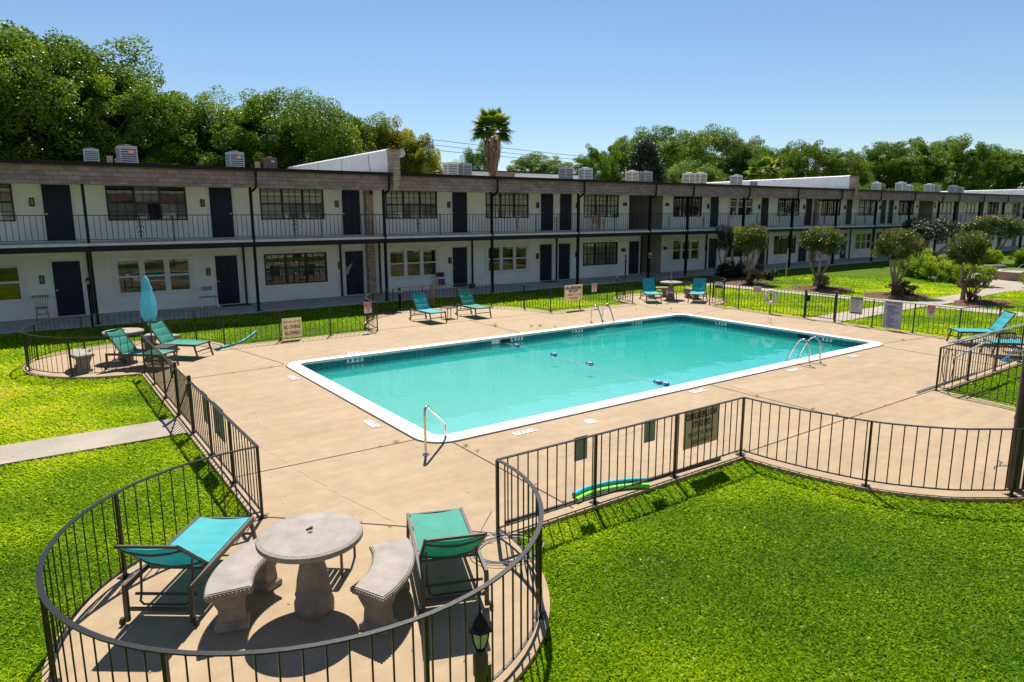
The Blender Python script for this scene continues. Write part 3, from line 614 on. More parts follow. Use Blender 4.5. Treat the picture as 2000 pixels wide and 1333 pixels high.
# balcony railings, one per bay
q = MB()   # iron scroll ornament
for s in (1, -1):
    for zc, r in ((.30, .075), (.47, .095), (.64, .075)):
        q.tube([(s * (.01 + r * (1 - math.cos(a)) * .5), 0, zc + r * math.sin(a)) for a in np.linspace(-1.5, 1.5 + math.pi * .55, 10)], .010, 4)
q.tube([(0, 0, .05), (0, 0, .90)], .011, 4)
for z in (.18, .76): q.tube([(-.07, 0, z + .03), (0, 0, z), (.07, 0, z + .03)], .010, 4)
scroll = q.mesh('scroll', M['black'])
for i in range(len(CX) - 1):
    a, b = CX[i] + .05, CX[i + 1] - .05
    m = MB(); y = YF - .02; m.box(a, b, y - .018, y + .018, 3.665, 3.69); m.box(a, b, y - .010, y + .010, 2.86, 2.878)
    n = max(2, round((b - a) / .168))
    for k in range(1, n): x = a + (b - a) * k / n; m.box(x - .008, x + .008, y - .008, y + .008, 2.87, 3.67)
    for x in ((a + b) / 2 - .05,) if b - a > 4 else (): m.box(x - .014, x + .014, y - .014, y + .014, 2.6, 3.67)
    ro = m.build('railing', M['black'], B)
    for fx in ([.29] if i < 4 else [.27, .74]) if b - a > 4 else [.5]: link('scroll', scroll, ro, (a + (b - a) * fx, y, 2.75))
# windows
def grid(m, x0, x1, z0, z1, nx, nz, t, y0, y1):
    for i in range(1, nx): x = x0 + (x1 - x0) * i / nx; m.box(x - t, x + t, y0, y1, z0, z1)
    for k in range(1, nz):
        z = z0 + (z1 - z0) * k / nz
        for i in range(nx): m.box(x0 + (x1 - x0) * i / nx + (t if i else 0), x0 + (x1 - x0) * (i + 1) / nx - (t if i < nx - 1 else 0), y0 + .002, y1, z - t, z + t)
W_, H_ = 2.75, 1.32
q = MB(); q.box(0, .06, -.025, .05, 0, H_); q.box(W_ - .06, W_, -.025, .05, 0, H_); q.box(.06, W_ - .06, -.025, .05, 0, .05); q.box(.06, W_ - .06, -.025, .05, H_ - .05, H_)
mull = [(.06, .89), (.97, 1.78), (1.86, W_ - .06)]
for x in (.89, 1.78): q.box(x, x + .08, -.03, .05, .05, H_ - .05)
for a, b in mull:
    q.box(a, b, -.01, .045, .63, .69); grid(q, a, b, .05, .63, 3, 2, .009, .0, .03); grid(q, a, b, .69, H_ - .05, 3, 2, .009, .0, .03)
dwm = q.mesh('window', M['winframe'])
HW = 1.50
q = MB(); F = .11
for z0, z1, x0, x1 in ((-.03, F, -.06, W_ + .06), (HW - F, HW + .03, -.06, W_ + .06), (F, HW - F, -.06, F), (F, HW - F, W_ - F, W_ + .06)): q.box(x0, x1, -.035, .05, z0, z1)
for x in (.88, 1.76): q.box(x, x + .13, -.03, .05, F, HW - F)
for a, b in ((F, .88), (1.01, 1.76), (1.89, W_ - F)):
    q.box(a, a + .035, -.005, .045, F, HW - F); q.box(b - .035, b, -.005, .045, F, HW - F); q.box(a + .035, b - .035, -.01, .045, .72, .78); q.box(a + .035, b - .035, -.005, .045, F, F + .035); q.box(a + .035, b - .035, -.005, .045, HW - F - .035, HW - F)
wwm = q.mesh('window', M['white'])
q = MB(); q.quad((0, 0, 0), (1, 0, 0), (1, 0, 1), (0, 0, 1)); pane = q.mesh('pane', M['glass'])
def curtain_or_dark_room(kind):  # near-black panels stand in for the unlit rooms behind the glass
    m = MB()
    mats = [M['blind'], M['screen'], M['room'], M['drape']]
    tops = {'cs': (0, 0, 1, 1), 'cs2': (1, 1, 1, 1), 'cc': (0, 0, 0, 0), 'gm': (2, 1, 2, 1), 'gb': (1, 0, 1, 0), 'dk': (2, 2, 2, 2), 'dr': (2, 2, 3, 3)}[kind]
    for i in range(3):
        a, b = i / 3, (i + 1) / 3; lo, up = tops[2], tops[0]
        if kind == 'cs' and i == 0: lo = 0
        if kind == 'gm': lo, up = (1, 2) if i != 1 else (2, 1)
        if kind == 'gb': lo = 0
        m.quad((a, 0, 0), (b, 0, 0), (b, 0, .5), (a, 0, .5), lo); m.quad((a, 0, .5), (b, 0, .5), (b, 0, 1), (a, 0, 1), up)
        if up == 0:
            for k in range(18): z = .5 + .5 * k / 18; m.quad((a, -.012, z), (b, -.012, z), (b, 0.0, z + .022), (a, 0.0, z + .022), 0)
        if lo == 0:
            for k in range(18): z = .5 * k / 18; m.quad((a, -.012, z), (b, -.012, z), (b, 0.0, z + .022), (a, 0.0, z + .022), 0)
    return m.mesh('curtain_or_dark_room', mats)
cur = {k: curtain_or_dark_room(k) for k in ('cs', 'cs2', 'cc', 'gm', 'gb', 'dk', 'dr')}
for lst, up in ((DW, 1), (LW, 0)):
    for a, b, k, c in lst:
        z0, z1 = wz(k, up); wd = b - a
        wo = link('window', dwm if k == 'd' else wwm, B, (a, YW, z0)); 
        if k == 'w' and up: wo.scale = (1, 1, .92)
        hh = H_ if k == 'd' else HW
        p = link('pane', pane, wo, (.03, .03, .03)); p.scale = (wd - .06, 1, hh - .06)
        p = link('curtain_or_dark_room', cur[c], wo, (.02, .054, .0)); p.scale = (wd - .04, 1, hh)
# doors
q = MB(); q.box(.012, DWID - .012, .045, .085, .012, DH - .012)
for z0, z1 in ((.16, .66), (.76, 1.36), (1.46, 1.86)):
    for x0 in (.11, .48):
        q.box(x0, x0 + .28, .033, .0448, z0, z1); q.box(x0 + .035, x0 + .245, .024, .0328, z0 + .035, z1 - .035)
doorm = q.mesh('door', M['navy'])
q = MB(); q.box(-.09, 0, -.02, .05, 0, DH + .08); q.box(DWID, DWID + .09, -.02, .05, 0, DH + .08); q.box(0, DWID, -.02, .05, DH, DH + .08); q.box(0, DWID, -.03, .05, -.004, .018); trim = q.mesh('door_frame', M['white'])
q = MB(); q.lathe([(.0, -.06), (.028, -.055), (.03, -.03), (.012, -.02), (.03, -.004), (.03, 0)], 10); q.lathe([(.028, .10 - .02), (.028, .1)], 10)
hm = MB(); hm.v = [(x, z, (.0 if i < 60 else .12) + y) for i, (x, y, z) in enumerate(q.v)]; hm.f = [f[::-1] for f in q.f]; hm.m = q.m; handle = hm.mesh('handle', M['brass'], smooth=40)
for xs, z, flip in ((UD, Z2, (.74, 11.9, 17.65, 23.25, 37.55, 43.15, 48.75)), (LD, 0, (.77, 6.34, 11.93, 17.62, 23.2))):
    for x in xs:
        d = link('door', doorm, B, (x, YW, z)); link('door_frame', trim, d)
        link('handle', handle, d, (.07 if x in flip else DWID - .07, .043, .98))
# white paper hanging on one ground floor door
m = MB(); x = 11.96; m.prism([(x, 1.02), (x + .12, 1.0), (x + .16, 1.18), (x + .32, 1.42), (x + .30, 1.5), (x + .2, 1.36), (x + .17, 1.45), (x + .1, 1.3), (x + .02, 1.35)], 0, .01)
m.v = [(a, YW - .0 - b * .5 + .018, c) for a, c, b in m.v]; m.build('door_hanging', M['paper'], B)
# wall lights by the doors, unit plaques
q = MB(); q.box(-.075, .075, -.075, 0, 0, .30); q.box(-.022, .022, -.083, -.0752, .05, .25, 1); q.box(-.015, .015, -.09, -.0832, .02, .28, 0); lightm = q.mesh('wall_light', [M['plaque'], M['brass']])
for x in (.42, 6.05, 11.66, 17.45, 23.02, 25.85, 37.3, 42.9, 48.5, 54.3, 59.9, 62.6, 74.2, 79.9, 91.4):
    for z in (1.25, 4.0): link('wall_light', lightm, B, (x, YW, z))
q = MB(); q.box(-.17, .17, -.03, 0, 0, .2); plq = q.mesh('unit_plaque', M['plaque'])
for x, z in ((29.65, 4.15), (33.35, 4.15), (29.6, 1.42), (33.3, 1.42), (66.6, 4.15), (70.1, 4.15)): link('unit_plaque', plq, B, (x, YW, z))
m = MB(); m.box(28.66, 28.92, 26.90, 26.915, 1.22, 1.52); ps = m.build('post_sign', M['paper'], B); m = MB(); m.box(28.70, 28.88, 26.893, 26.899, 1.26, 1.38); m.build('post_sign_panel', M['plaque'], ps, off=(0, 0, 0))
m = MB(); m.box(69.9, 70.2, YW - .03, YW, 4.4, 4.62); m.build('alarm_box', M['red'], B)
q = MB(); q.box(-.09, .09, -.022, 0, 0, .07); ov = q.mesh('outlet_cover', M['white'])
for x, z in ((7.9, 3.35), (7.85, .75), (25.7, .75)): link('outlet_cover', ov, B, (x, YW, z))
q = MB(); q.box(-.05, .05, -.12, 0, -.06, .06); fl_ = q.mesh('floodlight', M['black'])
for x in (13.2, 50.1): link('floodlight', fl_, B, (x, 29.6, 4.66))

# ---------------------------------------------------------------- the building across the court, behind the viewpoint (seen only in the window panes)
O = thing('apartment_building', 'white two storey building mirrored in the window panes', 'building'); O['_world'] = 1
m = MB(); m.box(-45, 100, -1.8, -1.6, LZ, 5.0); m.build('wall', M['wall'], O)
m = MB(); m.box(-45, 100, -14, -1.2, 5.1, 5.35); m.build('roof', M['gravelroof'], O)  # overhang cut short so the unseen wall stays sunlit and bounces light
m = MB(); m.box(-45, 100, -1.2, -1.05, 4.8, 5.3); m.build('shingle_fascia', M['shingle'], O)
m = MB(); m.box(-45, 100, -1.6, -.55, 2.5, 2.7); m.build('balcony_slab', M['slab'], O)
for i in range(24):
    x = -40 + i * 5.6
    for z in (.7, 3.5):
        m = MB(); m.box(x, x + 2.75, -1.598, -1.54, z, z + 1.32); m.build('window', M['winframe'], O)
        m = MB(); m.box(x + 3.6, x + 4.47, -1.598, -1.55, z - .7, z + 1.33); m.build('door', M['navy'], O)
# ================================================================ rooftop units, dish, wires
def ac_proto(body, dark, label_col):
    t = thing('air_conditioner', '', 'air conditioner'); a = .42; h = .72
    m = MB(); m.box(-a, a, -a, a, 0, .05); m.box(-a, a, -a, a, h - .06, h)
    for sx in (-1, 1):
        for sy in (-1, 1): m.box(sx * a - .05 * (sx > 0), sx * a + .05 * (sx < 0), sy * a - .05 * (sy > 0), sy * a + .05 * (sy < 0), .05, h - .06)
    m.build('casing', body, t)
    m = MB(); m.box(-a + .05, a - .05, -a + .05, a - .05, .05, h - .065); m.build('coil', M['ac_dark'], t)
    m = MB()
    for k in range(9): z = .085 + k * .068; m.box(-a + .05, a - .05, -a + .005, -a + .045, z, z + .028); m.box(-a + .05, a - .05, a - .045, a - .005, z, z + .028); m.box(-a + .005, -a + .045, -a + .05, a - .05, z, z + .028); m.box(a - .045, a - .005, -a + .05, a - .05, z, z + .028)
    m.build('louvres', body, t)
    m = MB(); m.lathe([(.30, h), (.30, h + .03), (.27, h + .035), (.05, h + .05)], 20); m.build('fan_cover', dark, t)
    if label_col: m = MB(); m.box(-.02, .24, -a - .012, -a - .001, h - .20, h - .12); m.build('badge', label_col, t)
    return t
AC = {'g': ac_proto(M['ac_grey'], M['ac_dark'], None), 'o': ac_proto(M['ac_grey'], M['ac_dark'], M['orange']), 'b': ac_proto(M['ac_brown'], M['ac_brown'], M['paper']),
      'e': ac_proto(M['ac_beige'], M['ac_beige'], None), 'r': ac_proto(M['ac_grey'], M['ac_dark'], M['red']), 'p': ac_proto(M['ac_pale'], M['ac_pale'], None)}
for x, s, k, lab in [(2.45, .8, 'g', 'plain blue grey rooftop unit without a badge, nearest the left edge'), (3.65, 1.0, 'o', 'grey rooftop unit with an orange badge standing beside two short wooden posts'), (7.6, .95, 'o', 'grey rooftop unit with an orange badge standing alone above the second downspout'),
                     (9.1, .78, 'b', 'brown rooftop unit left of the sloping white firewall'), (18.05, .95, 'e', 'beige rooftop unit left of the shaggy palm'), (18.98, .95, 'r', 'dark grey rooftop unit with a red badge touching the beige one near the palm'),
                     (25.6, .98, 'r', 'grey rooftop unit with a red badge right of the low white roof behind'), (27.0, .98, 'p', 'pale rooftop unit just left of the dark cedar'), (30.9, .95, 'e', 'beige rooftop unit in front of the dark cedar'),
                     (32.0, .95, 'r', 'grey rooftop unit with a red badge in front of the dark cedar'), (36.2, 1.0, 'e', 'beige rooftop unit at the low end of the second white firewall'), (37.35, 1.05, 'e', 'slightly taller beige rooftop unit at the low end of the second white firewall'),
                     (41.2, 1.0, 'p', 'pale rooftop unit standing alone before the second white firewall'), (43.0, .6, 'g', 'small grey rooftop unit below the leafy small palm'), (60.3, .95, 'p', 'pale rooftop unit beside a brown one right of the second firewall'),
                     (61.5, .75, 'b', 'brown rooftop unit right of the second firewall'), (65.1, 1.1, 'p', 'larger pale rooftop unit of the pair above the far breezeway'), (66.7, .9, 'p', 'smaller pale rooftop unit of the pair above the far breezeway'), (70.0, 1.05, 'p', 'pale rooftop unit next to a dark one past the far breezeway'),
                     (71.6, .95, 'g', 'dark grey rooftop unit past the far breezeway'), (75.5, 1.05, 'g', 'grey rooftop unit at the start of the farthest firewall'), (76.9, .9, 'g', 'small dark rooftop unit at the start of the farthest firewall')]:
    place(AC[k], (x, 30.5 + (x * 7 % 1) * .4, 5.39), (x * 3 % 1 - .5) * .25, lab, 'air conditioners on the roof', (s * .72, s * .72, s * 1.25))
def solo(name, m, mt, label, cat, loc=(0, 0, 0), rz=0, group=None, smooth=None, bevel=0):
    o = m.build(name, mt, smooth=smooth, bevel=bevel, loc=loc, rot=(0, 0, rz)); return tag(o, label, cat, group)
for x, lab in ((3.02, 'taller weathered wooden post on the roof between two grey rooftop units'), (3.28, 'short dark wooden post on the roof against the unit with the orange badge'), (8.45, 'weathered wooden post on the roof left of the brown unit')):
    m = MB(); h = .46 if '5' in lab or x != 3.28 else .36; m.box(-.09, .09, -.06, .06, 0, h); m.box(-.11, .11, -.08, .08, h, h + .03); solo('roof_post', m, M['wood'], lab, 'post', (x, 30.4, 5.39))
t = thing('satellite_dish', 'small pale satellite dish on the brick end of the first white firewall', 'dish', (13.42, 27.05, 5.95))
m = MB(); m.lathe([(0.01, 0), (.09, .010), (.16, .034), (.19, .055), (.186, .06), (.15, .042), (.01, .012)], 20); o = m.build('reflector', M['ac_pale'], t, smooth=60, loc=(.05, -.05, .28), rot=(R(-68), 0, R(-50)))
m = MB(); m.tube([(-.12, .1, 0), (0, 0, 0), (.05, -.02, .26)], .02, 6); m.build('mast', M['ac_pale'], t); m = MB(); m.tube([(.05, -.02, .1), (-.16, -.2, .12), (-.18, -.22, .3)], .013, 5); m.build('feed_arm', M['ac_pale'], t)
for k, (za, zb) in enumerate(((16.2, 14.0), (15.3, 13.5), (14.4, 13.1))):
    m = MB(); pts = []
    for i in range(21):
        u = i / 20; pts.append((20 + 110 * u, 92 + 12 * u, za + (zb - za) * u - 1.6 * 4 * u * (1 - u) * .35))
    m.tube(pts, .035, 4); solo('power_line', m, M['black'], ['top', 'middle', 'lowest'][k] + ' of the three thin power lines crossing the sky beside the palm', 'power line', group='power lines beyond the roof')
t = wthing('far_building', 'low white roof of a building behind, just right of the palm trunk', 'building', (33, 46, 0))
m = MB(); m.box(28, 40.5, 46, 56, 0, 6.98); m.build('wall', M['parapet'], t)
m = MB(); m.box(30.8, 32.9, 45.7, 45.98, 5.9, 7.0); m.build('roof_edge', M['shingle'], t)
m = MB(); m.box(27.8, 40.7, 45.6, 56.2, 7.0, 7.07); m.build('roof', M['black'], t)

# ================================================================ loungers
def lounger(sling, ang):
    t = thing('sun_lounger', '', 'sun lounger'); Zs = .39; fr = M['lounge']
    m = MB()
    for s in (-1, 1): m.box(s * .30 - .016, s * .30 + .016, -.72, .71, Zs - .05, Zs)
    m.box(-.284, .284, -.715, -.685, Zs - .04, Zs - .008); m.box(-.284, .284, .28, .31, Zs - .06, Zs - .03); m.build('frame', fr, t)
    for s in (-1, 1):
        m = MB(); m.tube([(s * .30, -.66, Zs - .03), (s * .305, -.76, 0)], .024, 4, 0, math.pi / 4); m.build('leg', fr, t)
        m = MB(); m.tube([(s * .30, .69, Zs - .03), (s * .30, .70, .03)], .027, 4, 0, math.pi / 4); m.build('leg', fr, t)
        m = MB(); m.tube([(s * .325, .71, .035), (s * .355, .71, .035)], .036, 12); m.build('wheel', M['rubber'], t)
    m = MB(); m.box(-.28, .28, .675, .70, .13, .16); m.build('stretcher', fr, t)
    m = MB(); m.box(-.28, .28, -.715, -.69, .185, .21); m.build('stretcher', fr, t)
    def pad(mb, L, W, nseg, fn, th):
        nu = nseg * 8; nv = 8; vs = []; fs = []
        for side in (1, -1):
            b = len(vs)
            for i in range(nu + 1):
                for j in range(nv + 1):
                    u = L * i / nu; v = -W + 2 * W * j / nv; e = abs(math.sin(math.pi * i / 8)) ** .35
                    ed = min(1, (1 - abs(v) / W) * 7); sag = -.022 * math.cos(v / W * math.pi / 2)
                    vs.append(fn(u, v, sag + side * (.004 + th * e * ed) + (0 if side > 0 else -.002)))
            for i in range(nu):
                for j in range(nv):
                    q = [b + i * (nv + 1) + j, b + i * (nv + 1) + j + 1, b + (i + 1) * (nv + 1) + j + 1, b + (i + 1) * (nv + 1) + j]; fs.append(q if side < 0 else q[::-1])
        mb.add(vs, fs)
    m = MB(); pad(m, .98, .275, 5, lambda u, v, w_: (v, -.69 + u, Zs - .004 + w_), .010); m.build('seat_sling', sling, t, smooth=60)
    ca, sa = math.cos(ang), math.sin(ang); hy, hz = .30, Zs - .01; L = .66
    bp = lambda u, v, w_: (v, hy + u * ca - w_ * sa, hz + u * sa + w_ * ca)
    m = MB()
    for s in (-1, 1): m.bar(bp(0, s * .275, 0), bp(L, s * .275, 0), .026)
    m.bar(bp(L - .01, -.27, 0), bp(L - .01, .27, 0), .024)
    for u in (.12, L - .10): m.tube([bp(u, -.27, -.01)] + [bp(u, .27 * k / 5, -.045 * math.cos(k / 5 * math.pi / 2) - .012) for k in range(-4, 5)] + [bp(u, .27, -.01)], .011, 6)
    m.build('back_frame', fr, t)
    m = MB(); pad(m, L - .02, .262, 3, lambda u, v, w_: bp(u + .01, v, w_), .012); m.build('back_sling', sling, t, smooth=60)
    m = MB(); p = bp(.26, .24, -.015); q = (.235, .60, .165)
    m.tube([(-p[0], p[1], p[2]), (-.24, .55, .22), (-.225, .60, .17), (-.19, .61, .145), (.19, .61, .145), (.225, .60, .17), (.24, .55, .22), p], .011, 6)
    m.bar((-.29, .56, .22), (.29, .56, .22), .020); m.build('support_bracket', fr, t)
    return t
LA = lounger(M['aqua'], R(41)); LG = lounger(M['green'], R(40)); LA2 = lounger(M['aqua'], R(56)); LG2 = lounger(M['green'], R(55))
GL = 'sun loungers around the pool'
def lng(proto, foot, head, lab):
    d = Vector(head) - Vector(foot); c = (Vector(foot) + Vector(head)) / 2
    place(proto, (c.x, c.y, 0), math.atan2(d.y, d.x) - math.pi / 2, lab, GL)
lng(LA, (1.50, 7.56), (.63, 6.40), 'bright aqua sun lounger left of the nearest stone table')
lng(LG, (3.44, 6.34), (2.91, 5.00), 'faded green sun lounger right of the nearest stone table, seen from behind its raised back')
lng(LG2, (2.62, 18.02), (1.50, 19.06), 'faded green sun lounger nearest the left fence, below the closed umbrella')
lng(LG2, (3.60, 18.84), (2.52, 19.98), 'faded green sun lounger behind the umbrella pole, beside the blue noodle')
lng(LA2, (11.28, 20.15), (11.25, 21.6), 'aqua sun lounger on the left of the pair by the far fence bulge')
lng(LG2, (13.14, 20.2), (13.2, 21.65), 'faded green sun lounger on the right of the pair by the far fence bulge')
lng(LA2, (21.07, 19.4), (22.0, 20.66), 'aqua sun lounger left of the far corner stone table')
lng(LA2, (22.5, 18.42), (23.75, 19.25), 'aqua sun lounger right of the far corner stone table, beside the navy sign')
lng(LA2, (21.34, 8.22), (22.38, 7.22), 'aqua sun lounger at the right edge of the view, back raised towards the lawn')
lng(LA2, (20.2, 6.95), (21.15, 5.9), 'aqua sun lounger mostly cut off by the right edge, behind the skimmer poles')

# ================================================================ stone tables and curved benches
def stone_table(label, loc):
    t = thing('stone_table', label, 'table', loc, 0, 'round stone tables')
    m = MB(); m.lathe([(.02, .715), (.40, .70), (.465, .705), (.478, .72), (.478, .742), (.472, .755), (.455, .762), (.447, .764)], 72, fn=lambda a, z: 1 + (.010 * math.sin(a * 36) if .715 < z < .745 else 0))
    m.build('table_edge', M['stone'], t, smooth=35)
    m = MB(); m.lathe([(.445, .70), (.445, .766), (.43, .769), (.0131, .77)], 64); o = m.build('tabletop', M['stone_top'], t, smooth=30)
    m = MB(); m.lathe([(.024, .771), (.024, .7722)], 14); m.lathe([(.012, .771), (.012, .7722)], 8, (.03, .05, 0)); m.bar((-.01, .06, .775), (.05, .085, .775), .02); m.build('umbrella_hole', M['earth'], t)
    fl = lambda a, z: 1 + (.045 * abs(math.sin(a * 7)) - .02 if .24 < z < .66 else 0)
    m = MB(); m.lathe([(.175, 0), (.182, .02), (.182, .09), (.168, .12), (.16, .15), (.17, .175), (.158, .20), (.142, .235), (.150, .26), (.142, .33), (.118, .44), (.092, .55), (.082, .64), (.11, .69), (.14, .712)], 56, fn=fl)
    m.build('pedestal', M['stone'], t, smooth=40); return t
def bench_proto():
    t = thing('stone_bench', '', 'bench'); ri, ro, half_ = .76, 1.15, 30; z0, z1 = .35, .42
    def outline(k):
        n = 22; return [((ro + k) * math.cos(R(a)), (ro + k) * math.sin(R(a))) for a in np.linspace(-half_ - k * 60, half_ + k * 60, n)] + [((ri - k) * math.cos(R(a)), (ri - k) * math.sin(R(a))) for a in np.linspace(half_ + k * 60, -half_ - k * 60, n)]
    m = MB(); m.prism(outline(-.012), z0, z0 + .02); m.prism(outline(0), z0 + .02, z1 - .014); m.prism(outline(-.006), z1 - .014, z1 - .004); m.build('seat_edge', M['stone'], t)
    m = MB()   # carved beads round the rim
    for ol, st in ((outline(.0), 1),):
        P = resample([*ol, ol[0]], .034)
        for x, y in P: m.lathe([(.006, -.014), (.012, -.007), (.012, .007), (.006, .014)], 6, (x, y, z0 + .042))
    m.build('carved_rim', M['stone'], t, smooth=60)
    m = MB(); m.prism(outline(-.02), z1 - .004, z1 + .004); m.build('seat_top', M['stone_top'], t)
    for a in (-21, 21):
        m = MB(); m.frustum(0, 0, 0, .055, .10, .145, .10, .145); m.frustum(0, 0, .055, .08, .10, .145, .072, .115); m.frustum(0, 0, .08, .2, .072, .115, .066, .105); m.frustum(0, 0, .2, .31, .066, .105, .092, .145); m.frustum(0, 0, .31, .349, .092, .145, .098, .15)
        m.build('leg', M['stone'], t, bevel=.006, loc=(.955 * math.cos(R(a)), .955 * math.sin(R(a)), 0), rot=(0, 0, R(a) + math.pi / 2))
    return t
BP = bench_proto(); GB = 'curved stone benches'
stone_table('round stone table with a carved edge on the nearest patio, rusty hole in its top', (1.87, 5.85, 0))
place(BP, (2.08, 5.72, 0), R(141), 'curved stone bench between the nearest table and the aqua lounger', GB)
place(BP, (1.73, 6.03, 0), R(-37), 'curved stone bench between the nearest table and the green lounger', GB)
stone_table('round stone table behind the two green loungers in the umbrella patio', (1.85, 19.78, 0))
place(BP, (1.76, 19.15, 0), R(181), 'curved stone bench seen end on through the curved fence at the left', GB)
place(BP, (2.15, 20.1, 0), R(40), 'curved stone bench half hidden behind the green lounger and the umbrella pole', GB)
stone_table('round stone table with a bare pole between the two far corner loungers', (22.75, 20.0, 0))
place(BP, (22.75, 20.1, 0), R(75), 'curved stone bench on the far side of the far corner table', GB)
place(BP, (22.9, 19.95, 0), R(-20), 'curved stone bench seen end on right of the far corner table', GB)
m = MB(); m.tube([(0, 0, .77), (0, 0, 1.42)], .013, 6); solo('umbrella_pole', m, M['wood2'], 'thin bare pole standing in the far corner stone table', 'pole', (22.75, 20.0, 0))
# little slatted side tables
def side_table():
    t = thing('side_table', '', 'side table'); m = MB(); a = .21
    for k in range(7): y = -a + .012 + k * (2 * a - .024 - .045) / 6; m.box(-a + .02, a - .02, y, y + .045, .385, .40)
    m.build('slatted_top', M['lounge'], t); m = MB()
    for s in (-1, 1): m.box(s * a - .011, s * a + .011, -a, a, .38, .402); m.box(-a + .011, a - .011, s * a - .011, s * a + .011, .38, .402)
    m.build('frame', M['lounge'], t)
    for sx in (-1, 1):
        for sy in (-1, 1): m = MB(); m.box(sx * a - .011, sx * a + .011, sy * a - .011, sy * a + .011, 0, .38); m.build('leg', M['lounge'], t)
    return t
ST = side_table(); GS = 'small slatted side tables'
place(ST, (2.27, 6.53, 0), R(50), 'dark slatted side table mostly hidden behind the nearest stone table', GS)
place(ST, (2.62, 18.95, 0), R(45), 'dark slatted side table between the two green loungers under the umbrella', GS)
place(ST, (12.2, 21.0, 0), R(4), 'dark slatted side table between the aqua and green loungers at the far fence bulge', GS)
place(ST, (22.14, 19.42, 0), R(42), 'dark slatted side table before the far corner stone table', GS)
place(ST, (21.25, 6.85, 0), R(45), 'dark slatted side table between the loungers at the right edge', GS)
# closed umbrella
t = thing('closed_umbrella', 'closed light blue umbrella tied around its pole beside the left fence', 'umbrella', (2.42, 19.3, 0))
m = MB(); m.tube([(0, 0, 0), (0, 0, 2.12)], .02, 8); m.build('pole', M['lounge'], t)
m = MB(); m.lathe([(.23, .0), (.23, .045), (.06, .07), (.03, .20), (.022, .21)], 20); m.build('base', M['lounge'], t, smooth=40)
rr = random.Random(4); ph = [rr.uniform(-.3, .3) for _ in range(8)]
def pleat(a, z): k = min(1, (2.1 - z) / .5); return 1 + k * (.20 * math.sin(8 * a + ph[int(a / 6.2832 * 8) % 8] * 2) + .09 * math.sin(16 * a + z * 3) + .05 * math.sin(3 * a + z * 5))
m = MB(); m.lathe([(.05, 1.12), (.135, 1.06), (.155, 1.12), (.158, 1.3), (.148, 1.5), (.126, 1.68), (.095, 1.84), (.065, 1.97), (.045, 2.04)], 96, fn=pleat)
m.v = [(x, y, z + (.05 * math.sin(8 * math.atan2(y, x)) if z < 1.15 else 0)) for x, y, z in m.v]; m.build('canopy', M['umbrella'], t, smooth=70)
m = MB(); m.lathe([(.125, 1.82), (.12, 1.83), (.08, 1.97), (.06, 2.09), (.035, 2.12), (.01, 2.125)], 64, fn=lambda a, z: 1 + .12 * math.sin(8 * a + 1) * (2.13 - z) / .3); m.build('vent_cap', M['umbrella'], t, smooth=70)
m = MB(); m.lathe([(.03, 2.12), (.035, 2.14), (.02, 2.16), (.004, 2.165)], 12); m.build('finial', M['paper'], t)

# ================================================================ pool hardware
def rail_tube(t, pts, name='rail', r=.021): m = MB(); m.tube(catmull3(pts), r, 10); return m.build(name, M['steel'], t, smooth=60)
def catmull3(P, k=6):
    out = []; P = [P[0]] + list(P) + [P[-1]]
    for i in range(1, len(P) - 2):
        p0, p1, p2, p3 = [np.array(q, float) for q in P[i - 1:i + 3]]
        for j in range(k):
            t = j / k; out.append(tuple(.5 * (2 * p1 + (p2 - p0) * t + (2 * p0 - 5 * p1 + 4 * p2 - p3) * t * t + (3 * p1 - p0 - 3 * p2 + p3) * t ** 3)))
    out.append(tuple(map(float, P[-1]))); return out
def flange(t, x, y, z): m = MB(); m.lathe([(.055, 0), (.055, .012), (.03, .03), (.022, .035)], 16, (x, y, z)); m.build('flange', M['steel'], t, smooth=40)
def ladder(label, x, y, sgn, wd=.5):
    t = thing('pool_ladder', label, 'pool ladder', (x, y, 0), 0 if sgn > 0 else math.pi, 'pool ladders')
    for s in (0, wd):
        rail_tube(t, [(s, 0, 0), (s, 0, .35), (s, .02, .50), (s, .10, .60), (s, .21, .62), (s, .32, .54), (s, .46, .30), (s, .57, .05), (s, .61, -.10), (s, .62, -.3), (s, .62, -1.0)]); flange(t, s, 0, .0)
    for z in (-.12, -.42, -.72): m = MB(); m.box(.02, wd - .02, .56, .66, z - .02, z); m.build('step', M['steel'], t)
    return t
ladder('steel pool ladder on the near side at the right, arching over the white coping', 15.34, 9.02, 1, .48)
ladder('steel pool ladder on the far side of the pool, below the lifeguard sign', 16.12, 17.2, -1, .52)
t = thing('pool_handrail', 'single bent steel handrail at the near left corner of the pool', 'handrail', (4.72, 8.93, 0))
rail_tube(t, [(0, 0, 0), (0, 0, .45), (.0, 0, .66), (.04, .035, .74), (.12, .10, .72), (.38, .31, .50), (.60, .49, .31), (.655, .535, .25), (.665, .545, .15), (.665, .545, -.75)]); flange(t, 0, 0, 0)
m = MB(); m.tube([(0, 0, 0), (0, 0, .10), (.02, .02, .13), (.2, .42, .13), (.22, .46, .1), (.22, .46, 0)], .012, 6); solo('deck_grab_bar', m, M['steel'], 'small low metal bar on the deck beyond the right end of the pool', 'grab bar', (20.3, 13.4, 0), R(-20))
